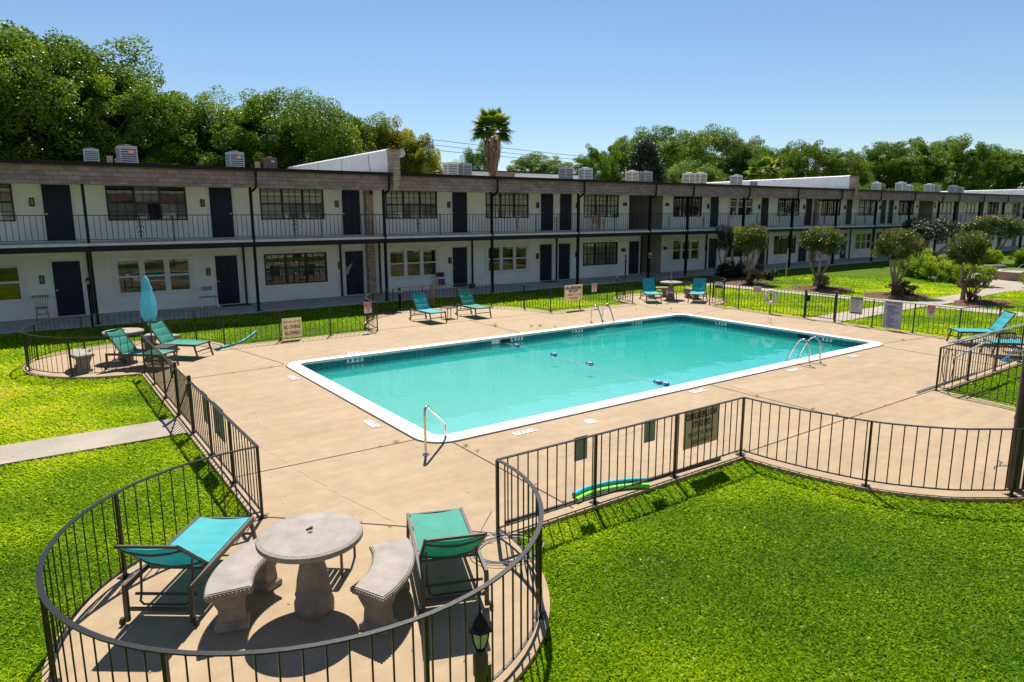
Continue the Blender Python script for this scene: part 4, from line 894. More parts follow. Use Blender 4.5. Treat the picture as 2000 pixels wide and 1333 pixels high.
# rope and floats across the pool
t = None
pts = [(11.53 + .04 * math.sin(i * .9), 16.5 - i * (16.5 - 9.55) / 24, WZ + .015 - .01 * math.sin(i * 1.3)) for i in range(25)]
m = MB(); m.tube(pts, .008, 5); solo('safety_rope', m, M['rope'], 'thin safety rope floating across the pool', 'rope')
fp = MB(); fp.lathe([(.03, -.12), (.06, -.11), (.068, -.05), (.068, -.04)], 14, m=0); fp.lathe([(.07, -.04), (.07, .04)], 14, m=1); fp.lathe([(.068, .04), (.068, .05), (.06, .11), (.03, .12)], 14, m=0)
fp.v = [(x * .78, z * .85, y * .78) for x, y, z in fp.v]; fp.f = [f[::-1] for f in fp.f]; fm = fp.mesh('rope_float', [M['float_blue'], M['paper']], smooth=40)
for x, y, lab in ((11.53, 15.94, 'blue and white float on the safety rope, farthest from the camera'), (11.58, 14.26, 'blue and white float on the safety rope, second from the far wall'), (11.58, 12.81, 'blue and white float on the safety rope in mid pool'), (11.53, 10.42, 'blue and white float of the close pair, farther from the near coping'), (11.54, 10.2, 'blue and white float of the close pair, touching the near coping end')):
    tag(link('rope_float', fm, None, (x, y, WZ + .02), (0, 0, R(3 if y > 11 else -6))), lab, 'float', 'floats on the safety rope')
# skimmer mouths in the far and right walls
def wall_panel(name, label, x0, x1, y0, y1, z0, z1, mt): m = MB(); m.box(x0, x1, y0, y1, z0, z1); return solo(name, m, mt, label, 'skimmer')
yw = PY1 - .30; xw = PX1 - .30
wall_panel('skimmer_mouth', 'dark skimmer opening in the far pool wall left of the 4 FT mark', 11.42, 11.72, yw - .012, yw + .02, -.15, -.015, M['room'])
wall_panel('skimmer_plate', 'pale square plate in the far pool wall beside a skimmer opening', 11.05, 11.33, yw - .012, yw + .02, -.15, -.01, M['tile_white'])
wall_panel('skimmer_mouth', 'dark skimmer opening in the right pool wall', xw - .012, xw + .02, 11.45, 11.85, -.15, -.015, M['room'])
# noodles and poles
def noodle(mt, pts, lab, r=.032):
    m = MB(); m.tube(catmull3(pts), r, 12); solo('pool_noodle', m, mt, lab, 'pool noodle', smooth=50, group='foam pool noodles')
noodle(M['noodle_blue'], [(4.02, 19.72, .035), (4.4, 20.02, .035), (4.85, 20.38, .045), (5.25, 20.72, .16), (5.45, 20.95, .22)], 'blue foam noodle poking through the fence beside the green lounger')
noodle(M['noodle_blue'], [(5.52, 6.36, .036), (5.8, 6.42, .036), (6.15, 6.39, .036), (6.45, 6.29, .036), (6.68, 6.16, .036)], 'blue foam noodle lying along the near fence beside a green one', .036)
noodle(M['noodle_green'], [(5.44, 6.22, .034), (5.75, 6.27, .036), (6.1, 6.22, .036), (6.38, 6.12, .036), (6.55, 6.0, .036)], 'bright green foam noodle lying along the near fence', .036)
m = MB(); m.tube([(4.35, 6.26, .025), (8.22, 6.13, .025)], .020, 8); solo('skimmer_pole', m, M['lounge'], 'long brown pole lying on the deck along the near fence', 'pole')
m = MB(); m.tube([(15.7, 6.14, .95), (19.9, 6.0, 1.02)], .018, 8); solo('skimmer_pole', m, M['alu'], 'upper grey pole resting on the right fence rail', 'pole')
m = MB(); m.tube([(15.25, 5.85, .72), (17.6, 6.02, .84)], .018, 8); solo('skimmer_pole', m, M['alu'], 'lower silver pole slanting against the right fence', 'pole')
m = MB(); m.tube([(14.65, 6.22, .035), (17.6, 6.25, .035)], .022, 8); solo('skimmer_pole', m, M['alu'], 'silver pole lying on the concrete at the foot of the right fence', 'pole')
m = MB(); m.tube([(15.45 + .25 * math.cos(a), 6.0 + .02 * math.sin(a), .52 + .36 * math.sin(a)) for a in np.linspace(0, 6.0, 26)], .008, 5); solo('net_hoop', m, M['lounge'], 'thin dark net hoop hanging on the right fence', 'net hoop')
m = MB()
for k in range(3): m.tube([(4.0 + (.34 + .05 * k) * math.cos(a), 5.72 + (.26 + .04 * k) * math.sin(a), .012 + .014 * k) for a in np.linspace(k * .5, 5.4 + k * .4, 26)], .006, 5)
m.tube([(4.1, 6.02, .02), (3.9, 6.1, .1), (4.05, 6.1, .3)], .006, 5)
solo('cable_coil', m, M['plastic_grey'], 'thin dark cable coiled at the fence corner post by the green lounger', 'cable')
# life ring
t = thing('life_ring', 'dirty white life ring hanging on the right fence', 'life ring', (22.36, 14.82, .63))
m = MB(); m.tube([(0, .225 * math.cos(a), .225 * math.sin(a)) for a in np.linspace(0, 2 * math.pi, 33)[:-1]], .062, 12, closed=True); m.build('ring', M['ring'], t, smooth=60)
m = MB()
for a in (.8, 2.36, 3.93, 5.5): m.tube([(math.cos(b) * .066, (.225 + math.sin(b) * .066) * math.cos(a), (.225 + math.sin(b) * .066) * math.sin(a)) for b in np.linspace(0, 6.28, 13)], .008, 5)
m.build('rope', M['signgrey'], t)
# shower post
t = wthing('shower_post', 'thick dark brown shower post with a chrome head at the right edge', 'shower', (10.51, 3.13, 0)); PX, PY = 10.51, 3.13
m = MB(); m.tube([(PX, PY, 0), (PX, PY, 2.45)], .078, 24); m.tube([(PX, PY, 2.45), (PX, PY, 2.5)], [.078, .05], 24); m.build('post', M['darkpole'], t, smooth=40)
m = MB(); m.tube([(PX + .13, PY - .10, 0), (PX + .13, PY - .10, 2.2)], .04, 14); m.build('supply_pipe', M['darkpole'], t, smooth=40)
m = MB(); m.tube([(PX, PY, .96), (PX, PY, 1.0)], .086, 24); m.build('clamp', M['darkpole'], t, smooth=40)
m = MB(); m.tube(catmull3([(PX - .05, PY + .05, 1.86), (PX - .14, PY + .10, 1.90), (PX - .21, PY + .15, 1.88), (PX - .24, PY + .17, 1.81)]), .014, 8); m.build('shower_arm', M['steel'], t, smooth=60)
m = MB(); m.lathe([(.016, .06), (.026, .04), (.065, .012), (.07, 0), (.06, -.010), (.01, -.010)], 20, (PX - .25, PY + .175, 1.755)); m.build('shower_head', M['steel'], t, smooth=40)
m = MB(); m.tube([(PX - .07, PY + .05, .32), (PX - .20, PY + .14, .32), (PX - .23, PY + .16, .30), (PX - .23, PY + .16, .27)], .011, 6); m.tube([(PX - .17, PY + .12, .33), (PX - .17, PY + .12, .375)], .008, 6); m.tube([(PX - .20, PY + .09, .375), (PX - .14, PY + .15, .375)], .009, 6); m.build('tap', M['steel'], t)

# ================================================================ lamps
def lamp(label, loc, mt, h=1.12, sc=1.0, arms=False):
    t = thing('lamp_post', label, 'lamp post', loc, 0, 'lamp posts around the court')
    m = MB(); m.lathe([(.05, 0), (.05, .02), (.038, .03), (.038, h - .16), (.046, h - .15), (.046, h - .03), (.036, h), (.024, h + .01)], 18); m.build('pole', mt, t, smooth=40)
    if arms: m = MB(); m.bar((-.16, 0, h * .72), (.16, 0, h * .72), .02); m.build('ladder_arm', mt, t)
    else: m = MB(); m.box(.036, .062, -.022, .022, h - .22, h - .10); m.build('photocell', mt, t)
    b = h + .01; n = 6
    m = MB(); m.lathe([(.045, 0), (.05, .012), (.03, .02)], n, (0, 0, b)); m.lathe([(.118, .165), (.118, .175), (.075, .21), (.07, .225), (.045, .262), (.018, .28), (.01, .285), (.016, .30), (.012, .315), (.006, .345), (.001, .36)], n, (0, 0, b))
    for k in range(n):
        a = 2 * math.pi * k / n; c, s = math.cos(a), math.sin(a); m.tube([(.042 * c, .042 * s, b + .012), (.075 * c, .075 * s, b + .09), (.088 * c, .088 * s, b + .165)], .006, 5)
    m.v = [(x * .68, y * .68, b + (z - b) * .82) for x, y, z in m.v]; m.build('lantern_frame', M['black'], t, smooth=25)
    m = MB(); m.lathe([(.038, .018), (.066, .09), (.076, .163)], n, (0, 0, b)); m.v = [(x * .68, y * .68, b + (z - b) * .82) for x, y, z in m.v]; m.build('lantern_glass', M['lampglass'], t)
    return t
lamp('dark lamp post with a six sided lantern just outside the nearest curved fence', (1.93, 3.04, LZ), M['darkpole'], 1.185)
lamp('dark lamp post standing before the left building column behind the umbrella patio', (1.62, 26.6, LZ), M['black'], 1.45)
lamp('dark lamp post on the walkway left of the ground floor breezeway', (28.25, 28.3, 0), M['black'], 1.12)
lamp('pale green lamp post with a small crossbar on the lawn between two crape myrtles', (36.8, 23.5, LZ), M['lamppole'], 1.55, arms=True)
lamp('short dark lamp post behind the far fence bulge, left of a brown stump post', (12.0, 24.55, LZ), M['black'], .62)
lamp('pale lamp post in front of the far breezeway among the bushes', (52.0, 22.6, LZ), M['lamppole'], 1.5)
m = MB(); m.box(-.05, .05, -.05, .05, 0, .88); m.frustum(0, 0, .88, .92, .055, .055, .02, .02); solo('stump_post', m, M['wood2'], 'short brown wooden post behind the far fence bulge', 'post', (13.5, 24.6, LZ))

# ================================================================ furniture on the walkway and balcony
def windsor(label, loc, rz, mt):
    t = thing('wooden_chair', label, 'chair', loc, rz); m = MB(); m.lathe([(.19, .40), (.21, .415), (.21, .435), (.19, .445)], 18); m.build('seat', mt, t)
    for sx in (-1, 1):
        for sy in (-1, 1): m = MB(); m.tube([(sx * .13, sy * .13, .405), (sx * .20, sy * .19, 0)], [.018, .014], 8); m.build('leg', mt, t)
    m = MB(); m.tube([(-.17, -.03, .2), (.17, -.03, .2)], .011, 6); m.tube([(-.17, .13, .16), (.17, .13, .16)], .011, 6); m.build('stretcher', mt, t)
    m = MB()
    for k in range(7): x = -.165 + k * .055; m.tube([(x, .17, .43), (x * 1.38, .25, .80)], .008, 5)
    m.build('spindles', mt, t); m = MB(); m.box(-.26, .26, .235, .265, .78, .86); m.build('top_rail', mt, t, bevel=.008); return t
windsor('grey brown spindle backed wooden chair beside the leftmost ground floor door', (.30, 29.45, 0), 0, M['wood'])
t = thing('shower_bench', 'grey plastic seat with a low backrest and metal legs beside a ground floor door', 'chair', (5.86, 29.3, 0))
m = MB(); m.box(-.33, .33, -.17, .17, .42, .455); m.build('seat', M['plastic_grey'], t, bevel=.012); m = MB(); m.box(-.20, .20, .15, .18, .68, .84); m.build('backrest', M['plastic_grey'], t, bevel=.012)
m = MB()
for s in (-1, 1): m.tube([(s * .14, .17, .43), (s * .14, .175, .70)], .011, 6)
m.build('back_support', M['alu'], t)
for sx in (-1, 1):
    for sy in (-1, 1): m = MB(); m.tube([(sx * .27, sy * .13, .42), (sx * .32, sy * .19, .0)], .013, 6); m.build('leg', M['alu'], t)
t = thing('folding_chair', 'purple folding chair with a dark wine coloured top strip against the white wall', 'chair', (16.72, 29.45, 0))
for s in (-1, 1): m = MB(); m.tube([(s * .22, -.12, 0), (s * .22, .2, .86)], .011, 6); m.build('side_frame', M['alu'], t)
m = MB(); m.quad((-.22, .04, .20), (.22, .04, .20), (.22, .08, .52), (-.22, .08, .52)); m.v += [(a, b + .012, c) for a, b, c in m.v]; m.f.append([7, 6, 5, 4]); m.m.append(0); m.build('seat', M['purple'], t)
m = MB(); m.box(-.23, .23, .15, .175, .62, .84); m.build('backrest', M['wine'], t)
for s in (-1, 1): m = MB(); m.tube([(s * .2, .22, 0), (s * .2, .02, .5)], .010, 6); m.build('leg', M['alu'], t)
t = thing('potted_plant', 'small dark round pot with a bare twig beside a navy door', 'plant', (18.35, 29.25, 0))
m = MB(); m.lathe([(.10, 0), (.16, .08), (.17, .17), (.14, .22), (.13, .22), (.13, .18), (.01, .18)], 18); m.build('pot', M['terracotta'], t, smooth=50); m = MB(); m.tube([(0, 0, .18), (.02, 0, .38), (-.02, .01, .52), (-.01, 0, .60)], [.012, .008, .006, .003], 5); m.tube([(.02, 0, .38), (.08, .02, .5)], .004, 4); m.build('twig', M['bark'], t)
def mat_(lab, x, w_=.9): m = MB(); m.box(-w_ / 2, w_ / 2, -.28, .28, 0, .012); solo('doormat', m, M['room'], lab, 'doormat', (x, 29.45, 0))
mat_('black doormat before the door beside the grey plastic seat', 6.95, 1.1); mat_('black doormat before the left door of the pair under the balcony', 23.6)
t = thing('wooden_armchair', 'orange brown wooden armchair on the balcony under a dark window', 'chair', (26.6, 28.9, Z2), R(-8))
m = MB(); m.box(-.24, .24, -.22, .22, .40, .435); m.build('seat', M['wood2'], t)
for sx in (-1, 1):
    m = MB(); m.box(sx * .25 - .02, sx * .25 + .02, -.24, -.2, 0, .62); m.build('leg', M['wood2'], t); m = MB(); m.tube([(sx * .25, .2, 0), (sx * .25, .23, .45), (sx * .25, .30, .86)], .022, 6); m.build('leg', M['wood2'], t)
    m = MB(); m.box(sx * .25 - .03, sx * .25 + .03, -.26, .22, .62, .645); m.build('armrest', M['wood2'], t)
m = MB(); m.box(-.24, .24, .27, .30, .74, .86)
for k in range(5): x = -.18 + k * .09; m.box(x - .02, x + .02, .25, .27, .45, .75)
m.build('backrest', M['wood2'], t)

# ================================================================ signs and lettering
def text_mesh(s, size, mt, weight=.0, align='CENTER'):
    c = bpy.data.curves.new('lettering', 'FONT'); c.body = s; c.size = size; c.align_x = align; c.align_y = 'CENTER'; c.offset = weight; c.extrude = .0006; c.resolution_u = 2
    o = bpy.data.objects.new('tmp', c); COL.objects.link(o); me = bpy.data.meshes.new_from_object(o.evaluated_get(bpy.context.evaluated_depsgraph_get())); bpy.data.objects.remove(o); me.materials.clear(); me.materials.append(mt); me.name = 'lettering'; return me
def letter(parent, s, size, mt, x, z, width=None, weight=.004, y=-.008, name='lettering'):
    me = text_mesh(s, size, mt, weight); xs = [v.co.x for v in me.vertices]; o = link(name, me, parent, (x, y, z), (R(90), 0, 0))
    if width and xs: o.scale = (width / (max(xs) - min(xs)), 1, 1)
    return o
def panel(parent, x0, x1, z0, z1, mt, name='panel', y0=-.004, y1=.004): m = MB(); m.box(x0, x1, y0, y1, z0, z1); return m.build(name, mt, parent)
def sign(label, loc, rz, w_, h, mt): t = thing('sign', label, 'sign', loc, rz, 'signs on the pool fence'); panel(t, -w_ / 2, w_ / 2, -h, 0, mt); return t
t = sign('cream sign reading SHALLOW WATER NO DIVING ALLOWED on the left part of the far fence', (6.25, 20.05, .66), 0, .58, .58, M['cream'])
letter(t, 'SHALLOW WATER', .085, M['ink'], 0, -.115, .50, .001); letter(t, 'NO DIVING', .15, M['ink'], 0, -.275, .49); letter(t, 'ALLOWED', .15, M['ink'], 0, -.455, .46)
t = sign('small red topped white no smoking sign at the left end of the far fence bulge', (8.67, 20.03, .95), 0, .25, .35, M['paper'])
def nosmoke(t, w_, h):
    panel(t, -w_ / 2 + .012, w_ / 2 - .012, -h * .40, -.012, M['red'], 'red_band', -.0062, -.0042); letter(t, 'NO', h * .24, M['paper'], 0, -h * .17, w_ * .55, .004); letter(t, 'SMOKING', h * .10, M['paper'], 0, -h * .345, w_ * .8, .001)
    m = MB(); m.tube([(w_ * .20 * math.cos(a), -.006, -h * .64 + w_ * .20 * math.sin(a)) for a in np.linspace(0, 6.2832, 21)[:-1]], .008, 5, closed=True); m.bar((-w_ * .14, -.006, -h * .64 + w_ * .14), (w_ * .14, -.006, -h * .64 - w_ * .14), .012); m.build('prohibition_ring', M['red'], t)
    panel(t, -w_ * .13, w_ * .12, -h * .66, -h * .62, M['ink'], 'cigarette', -.0062, -.0042)
    panel(t, -w_ * .3, w_ * .3, -h * .90, -h * .87, M['signgrey'], 'small_print', -.0062, -.0042)
nosmoke(t, .25, .35)
t = sign('cream sign reading NO LIFEGUARD ON DUTY on the far fence, facing the pool', (17.17, 19.98, .97), 0, .90, .60, M['cream'])
letter(t, 'NO LIFEGUARD', .15, M['inkblue'], 0, -.10, .80, .007); letter(t, 'ON DUTY', .14, M['inkblue'], 0, -.24, .50, .007); letter(t, 'SWIM AT YOUR', .11, M['ink'], 0, -.38, .66, .001); letter(t, 'OWN RISK', .11, M['ink'], 0, -.51, .46, .001)
def lines(t, w_, z0, z1, n, mt, seed, name='small_print'):
    rr = random.Random(seed); m = MB()
    for k in range(n):
        z = z0 + (z1 - z0) * (k + .5) / n; th = abs(z1 - z0) / n * .32; a = -w_ / 2
        m.box(a, a + w_ * rr.uniform(.55, 1), -.0062, -.0042, z - th / 2, z + th / 2)
    m.build(name, mt, t)
t = sign('small white sign with a red heading on the far fence right of the lifeguard sign', (18.25, 19.98, .96), 0, .27, .33, M['paper']); panel(t, -.115, .115, -.08, -.015, M['red'], 'red_band', -.0062, -.0042); lines(t, .2, -.11, -.30, 5, M['red'], 3)
t = sign('white and navy sign on the corner post at the far right corner patio', (22.48, 17.28, .97), R(-90), .34, .24, M['paper']); panel(t, -.165, .165, -.235, -.13, M['inkblue'], 'navy_band', -.0062, -.0042); lines(t, .26, -.16, -.21, 2, M['paper'], 5); m = MB(); m.prism([(-.06, -.05), (.0, -.10), (.09, -.04), (.02, -.02)], 0, .002); m.v = [(a, -.0042 - c, b) for a, b, c in m.v]; m.build('orange_emblem', M['orange'], t)
t = sign('plain pinkish white notice on the right fence left of the life ring', (22.42, 15.47, .96), R(-90), .36, .24, M['paper']); lines(t, .27, -.05, -.21, 4, M['red'], 8)
t = sign('white POOL RULES sign with a navy heading on the right fence', (22.20, 11.54, .95), R(-90), .42, .57, M['paper']); panel(t, -.19, .19, -.095, -.02, M['inkblue'], 'navy_band', -.0062, -.0042); letter(t, 'POOL RULES', .07, M['paper'], 0, -.058, .32, .002); lines(t, .33, -.12, -.48, 10, M['signgrey'], 11); panel(t, -.19, .19, -.55, -.51, M['inkblue'], 'navy_foot', -.0062, -.0042)
t = sign('large lilac board headed POOL RULES dense with small print on the right fence', (22.13, 10.33, .93), R(-90), .56, .86, M['lilac']); panel(t, -.265, .265, -.105, -.02, M['paper'], 'heading', -.0062, -.0042); letter(t, 'POOL RULES', .075, M['inkblue'], 0, -.062, .42, .002, -.0075)
m = MB(); rr = random.Random(2)
for k in range(7): z = -.15 - k * .1; m.box(rr.uniform(-.16, .0), .25, -.0062, -.0042, z - .042, z)
m.box(-.25, -.205, -.0062, -.0042, -.84, -.13); m.build('white_field', M['paper'], t); m = MB()
for k in range(26):
    z = -.14 - k * .0265; m.box(-.18, rr.uniform(-.05, .22), -.0076, -.0064, z - .011, z)
m.build('small_print', M['inkblue'], t)
t = sign('small red topped white no smoking sign right of the big lilac board', (22.08, 9.2, .93), R(-90), .23, .33, M['paper']); nosmoke(t, .23, .33)
def back_sign(label, loc, rz, w_, h): return sign(label, loc, rz, w_, h, M['signgrey'])
back_sign('grey back of a small sign on the near fence, left of the other small one', (5.405, 6.11, .93), math.pi, .21, .31)
back_sign('grey back of a small sign on the near fence, beside the big translucent one', (6.64, 6.11, .92), math.pi, .21, .31)
tl = bpy.data.materials.new('translucent_sign'); tl.use_nodes = True; q = tl.node_tree; pr = q.nodes['Principled BSDF']; pr.inputs['Base Color'].default_value = (.56, .51, .40, 1); tr = q.nodes.new('ShaderNodeBsdfTranslucent'); tr.inputs[0].default_value = (.46, .41, .31, 1); mx = q.nodes.new('ShaderNodeMixShader'); mx.inputs[0].default_value = .45
q.links.new(pr.outputs[0], mx.inputs[1]); q.links.new(tr.outputs[0], mx.inputs[2]); q.links.new(mx.outputs[0], q.nodes['Material Output'].inputs[0])
t = thing('sign', 'large translucent lifeguard sign on the near fence, its lettering showing reversed from behind', 'sign', (7.72, 6.115, .89), math.pi + R(1.5), 'signs on the pool fence')
panel(t, -.39, .39, -.55, 0, tl, 'panel', -.0015, .0015)
for s, z, wd, sz, wt in (('NO LIFEGUARD', -.09, .70, .13, .006), ('ON DUTY', -.22, .44, .13, .006), ('SWIM AT YOUR', -.36, .58, .10, .001), ('OWN RISK', -.48, .42, .10, .001)):
    o = letter(t, s, sz, M['ink'], 0, z, wd, wt, -.003)
    me2 = o.data.copy(); o2 = link('show_through', me2, t, (0, .0022, z), (R(90), 0, 0)); o2.scale = o.scale; me2.materials.clear(); me2.materials.append(M['joint'])  # dark letter copies on the back paint their shade through the panel
for y, lab in ((11.2, 'dark back of a sign on the left fence, nearer the gate'), (10.3, 'dark back of a wider sign on the left fence, towards the corner post')):
    back_sign(lab, (2.06, y, .93), R(90), .40 if y > 11 else .60, .50)
back_sign('dark back of a small sign on the left fence beyond the gate', (2.06, 14.2, .93), R(90), .28, .34); back_sign('dark back of a small sign on the left fence by the umbrella patio', (2.06, 17.5, .93), R(90), .3, .32)
# depth marks: tiles in the waterline band and on the deck
def mark(label, s, loc, rot, flat_=False):
    t = thing('depth_mark', label, 'depth mark', loc, rot, 'pool depth marks')
    if flat_:
        m = MB(); m.box(-.23, .23, -.075, .075, 0, .006); m.build('tile', M['tile_white'], t); me = text_mesh(s, .15, M['ink'], .003); o = link('lettering', me, t, (-.06, 0, .0068)); o.scale = (1.1, 1, 1)
        m = MB(); m.tube([(.17 + .045 * math.cos(a), .045 * math.sin(a), .0075) for a in np.linspace(0, 6.283, 15)[:-1]], .004, 4, closed=True); m.bar((.14, .03, .0075), (.2, -.03, .0075), .006); m.build('no_diving_ring', M['red'], t)
    else:
        m = MB(); n_ = 4
        for k in range(4): x = -.23 + k * .115; m.box(x + .004, x + .111, -.003, .003, -.135, -.02)
        m.build('tile', M['tile_white'], t); letter(t, s, .135, M['ink'], 0, -.078, .40, .006, -.0045)
    return t
for x, s in ((6.75, '3 FT'), (11.98, '4 FT'), (14.42, '5 FT'), (17.18, '8 FT')): mark('white tile mark reading %s in the far pool wall' % s, s, (x, yw - .004, 0), 0)
mark('white tile mark reading 8 FT in the right pool wall, nearer the far corner', '8 FT', (xw - .004, 14.75, 0), R(-90)); mark('white tile mark reading 8 FT in the right pool wall, beside the skimmer opening', '8 FT', (xw - .004, 10.95, 0), R(-90))
for (x, y), rz, s, lab in (((4.70, 10.9), -90, '3 FT', 'near the handrail on the left deck'), ((4.70, 15.2), -90, '3 FT', 'near the far left corner of the pool'), ((6.62, 8.93), 2, '3 FT', 'on the deck in front of the near left coping'), ((11.2, 8.98), 0, '4 FT', 'on the deck beside the middle joint'), ((14.6, 8.95), 0, '7 FT', 'on the deck left of the near ladder'), ((17.3, 8.95), 0, '8 FT', 'on the deck right of the near ladder'), ((6.9, 17.08), 180, '3 FT', 'on the far deck above the shallow end')):
    mark('white deck tile reading %s %s' % (s, lab), s, (x, y, .004), R(rz), True)
m = MB(); m.lathe([(.11, 0), (.11, .006), (.10, .009), (.005, .009)], 24); solo('skimmer_lid', m, M['tile_white'], 'round white skimmer lid in the deck behind the near fence', 'lid', (7.93, 8.72, .002))  # the round lid of a skimmer set in the deck
# ================================================================ vegetation
def quads_mesh(name, V, tint, mt, nv=4):
    n = len(V) // nv; me = bpy.data.meshes.new(name); me.vertices.add(len(V)); me.vertices.foreach_set('co', np.asarray(V, np.float32).ravel())
    me.loops.add(n * nv); me.loops.foreach_set('vertex_index', np.arange(n * nv, dtype=np.int32)); me.polygons.add(n)
    me.polygons.foreach_set('loop_start', np.arange(0, n * nv, nv, dtype=np.int32)); me.polygons.foreach_set('loop_total', np.full(n, nv, np.int32))
    a = me.attributes.new('tint', 'FLOAT', 'FACE'); a.data.foreach_set('value', np.clip(tint, 0, 1).astype(np.float32)); me.materials.append(mt); me.update(); me.validate(); return me
def unit(v): return v / np.maximum(np.linalg.norm(v, axis=-1, keepdims=True), 1e-9)
def leaf_quads(C, L, Wd, rng, up=.35, out=None):
    n = len(C); d = unit(rng.standard_normal((n, 3)) + (0 if out is None else out * .9)); nr = rng.standard_normal((n, 3)); nr[:, 2] = np.abs(nr[:, 2]) + up
    s = unit(np.cross(d, nr)); L = np.broadcast_to(L, (n,))[:, None] * rng.uniform(.7, 1.3, (n, 1)); Wd = np.broadcast_to(Wd, (n,))[:, None]
    V = np.stack([C - d * L * .5, C + s * Wd * .5 - d * L * .05, C + d * L * .5, C - s * Wd * .5 - d * L * .05], 1); return V.reshape(-1, 3)
def crown_points(rng, nb, per, rb, shape, flat_=.75, hollow=.55):
    """blob centres in a unit dome, leaves on the outer shells of the blobs"""
    B_ = []
    while len(B_) < nb:
        p = rng.uniform(-1, 1, 3); r = np.linalg.norm(p)
        if hollow < r < 1 and shape(p): B_.append(p * rng.uniform(.86, 1.0))
    B_ = np.array(B_); C = []; T = []; O = []
    for b in B_:
        r_b = rb * rng.uniform(.65, 1.35); k = int(per * (r_b / rb) ** 2); d = unit(rng.standard_normal((k, 3))); d[:, 2] = d[:, 2] * flat_ + .12
        q = b + d * (r_b * rng.beta(4, 1.3, (k, 1))) ; t0 = rng.normal(.45, .16)
        C.append(q); T.append(t0 + rng.normal(0, .16, k)); O.append(d)
    return B_, np.concatenate(C), np.concatenate(T), np.concatenate(O)
def tree_proto(seed, mt, nb=70, per=330, rb=.22, leaf=.17, Rr=4.2, Hh=15., zlow=-.75, limbs=9):
    rng = np.random.default_rng(seed); t = thing('broadleaf_tree', '', 'tree')
    Bc, C, T, O = crown_points(rng, nb, per, rb, lambda p: p[2] > zlow and (p[2] > -.25 or rng.random() < .55))
    q_ = rng.normal(0, 1, (7, 3)) * 2.6; w_ = rng.uniform(0, 6.28, 7)
    bump = lambda A: (1 + .085 * np.sin(unit(A) @ q_.T + w_).sum(1))[:, None]
    C = C * bump(C); Bc = Bc * bump(Bc); rh = Hh * .36
    sc = np.array([Rr, Rr, rh]); ctr = np.array([0, 0, Hh - rh])
    C = C * [Rr, Rr, 1] ; C[:, 2] = C[:, 2] * rh + ctr[2]; Bc = Bc * sc + ctr
    fz = (Hh - ctr[2]) / (np.percentile(C[:, 2], 99.8) - ctr[2]); fr_ = Rr / np.percentile(np.hypot(C[:, 0], C[:, 1]), 96)
    for A in (C, Bc): A[:, 2] = (A[:, 2] - ctr[2]) * fz + ctr[2]; A[:, :2] *= fr_
    o = link('crown', quads_mesh('crown', leaf_quads(C, leaf, leaf * .55, rng, out=O), T, mt), t)
    m = MB(); m.tube([(0, 0, -.1), (.05, .0, Hh * .12), (-.05, .05, Hh * .26)], [.30, .24, .21], 8)
    idx = rng.choice(len(Bc), min(len(Bc), limbs * 4), replace=False); main = []
    for k in range(limbs):
        e = Bc[idx[k]]; a = np.array([0, 0, Hh * .22]); mid = a * .45 + e * .55 + [0, 0, .3 * rng.standard_normal()] - [0, 0, .5]; main.append((mid, e))
        m.tube([a - [0, 0, .3], a * .75 + mid * .25 + rng.normal(0, .15, 3), mid, e * .9 + mid * .1], [.17, .13, .09, .03], 6)
    for k in range(limbs, len(idx)):
        mid, e0 = main[k % limbs]; e = Bc[idx[k]]; m.tube([mid, (mid + e) / 2 + rng.normal(0, .2, 3), e], [.06, .045, .015], 5)
    m.build('trunk', M['bark'], t); return t
TP = {'a': tree_proto(11, M['leaf_tree'], 230, 270, .14, .17), 'b': tree_proto(12, M['leaf_tree'], 190, 290, .16, .16), 'o': tree_proto(13, M['leaf_olive'], 210, 270, .14, .145, 3.5, 11.5),
      'f': tree_proto(14, M['leaf_far'], 260, 240, .12, .25, 8., 17.), 'g': tree_proto(15, M['leaf_tree'], 200, 290, .15, .16), 'w': tree_proto(16, M['leaf_tree'], 280, 240, .12, .24, 8., 17., limbs=14), 'v': tree_proto(17, M['leaf_tree'], 250, 260, .125, .24, 8., 16., limbs=14)}
TS = {'a': (4.2, 15.), 'b': (4.2, 15.), 'o': (3.5, 11.5), 'f': (8., 17.), 'g': (4.2, 15.), 'w': (8., 17.), 'v': (8., 16.)}
GT = 'trees behind the long building'
# (prototype, x, y, top height, half width, label)
TREES = [('a', -1.3, 46.0, 13.1, 3.2, 'tall leafy tree cut by the left edge of the view'),
         ('b', 0.7, 44.0, 13.0, 2.6, 'tall leafy tree behind the roof left of the first grey rooftop unit'),
         ('a', 2.9, 50.0, 14.6, 3.8, 'tallest leafy tree, its open limbs showing sky gaps'),
         ('b', 4.8, 44.5, 12.6, 2.5, 'leafy tree behind the two left rooftop units, on the falling skyline'),
         ('a', 7.0, 47.0, 11.7, 2.4, 'leafy tree on the slope above the dip of the left skyline'),
         ('g', 10.2, 50.0, 11.4, 2.6, 'leafy tree just right of the dip in the left skyline'),
         ('a', 11.9, 46.0, 11.1, 2.4, 'leafy tree behind the rooftop unit standing alone'),
         ('g', 15.9, 50.0, 12.1, 2.9, 'leafy tree above the brown rooftop unit'),
         ('b', 16.9, 45.0, 11.0, 2.5, 'leafy tree behind the low end of the first white firewall'),
         ('a', 20.9, 48.0, 11.2, 2.3, 'leafy tree behind the middle of the first white firewall'),
         ('o', 22.3, 46.0, 10.2, 2.2, 'yellowish leafy tree behind the tall end of the first white firewall'),
         ('o', 23.3, 44.0, 9.1, 1.6, 'low yellowish tree sloping down right of the first brick firewall end')]
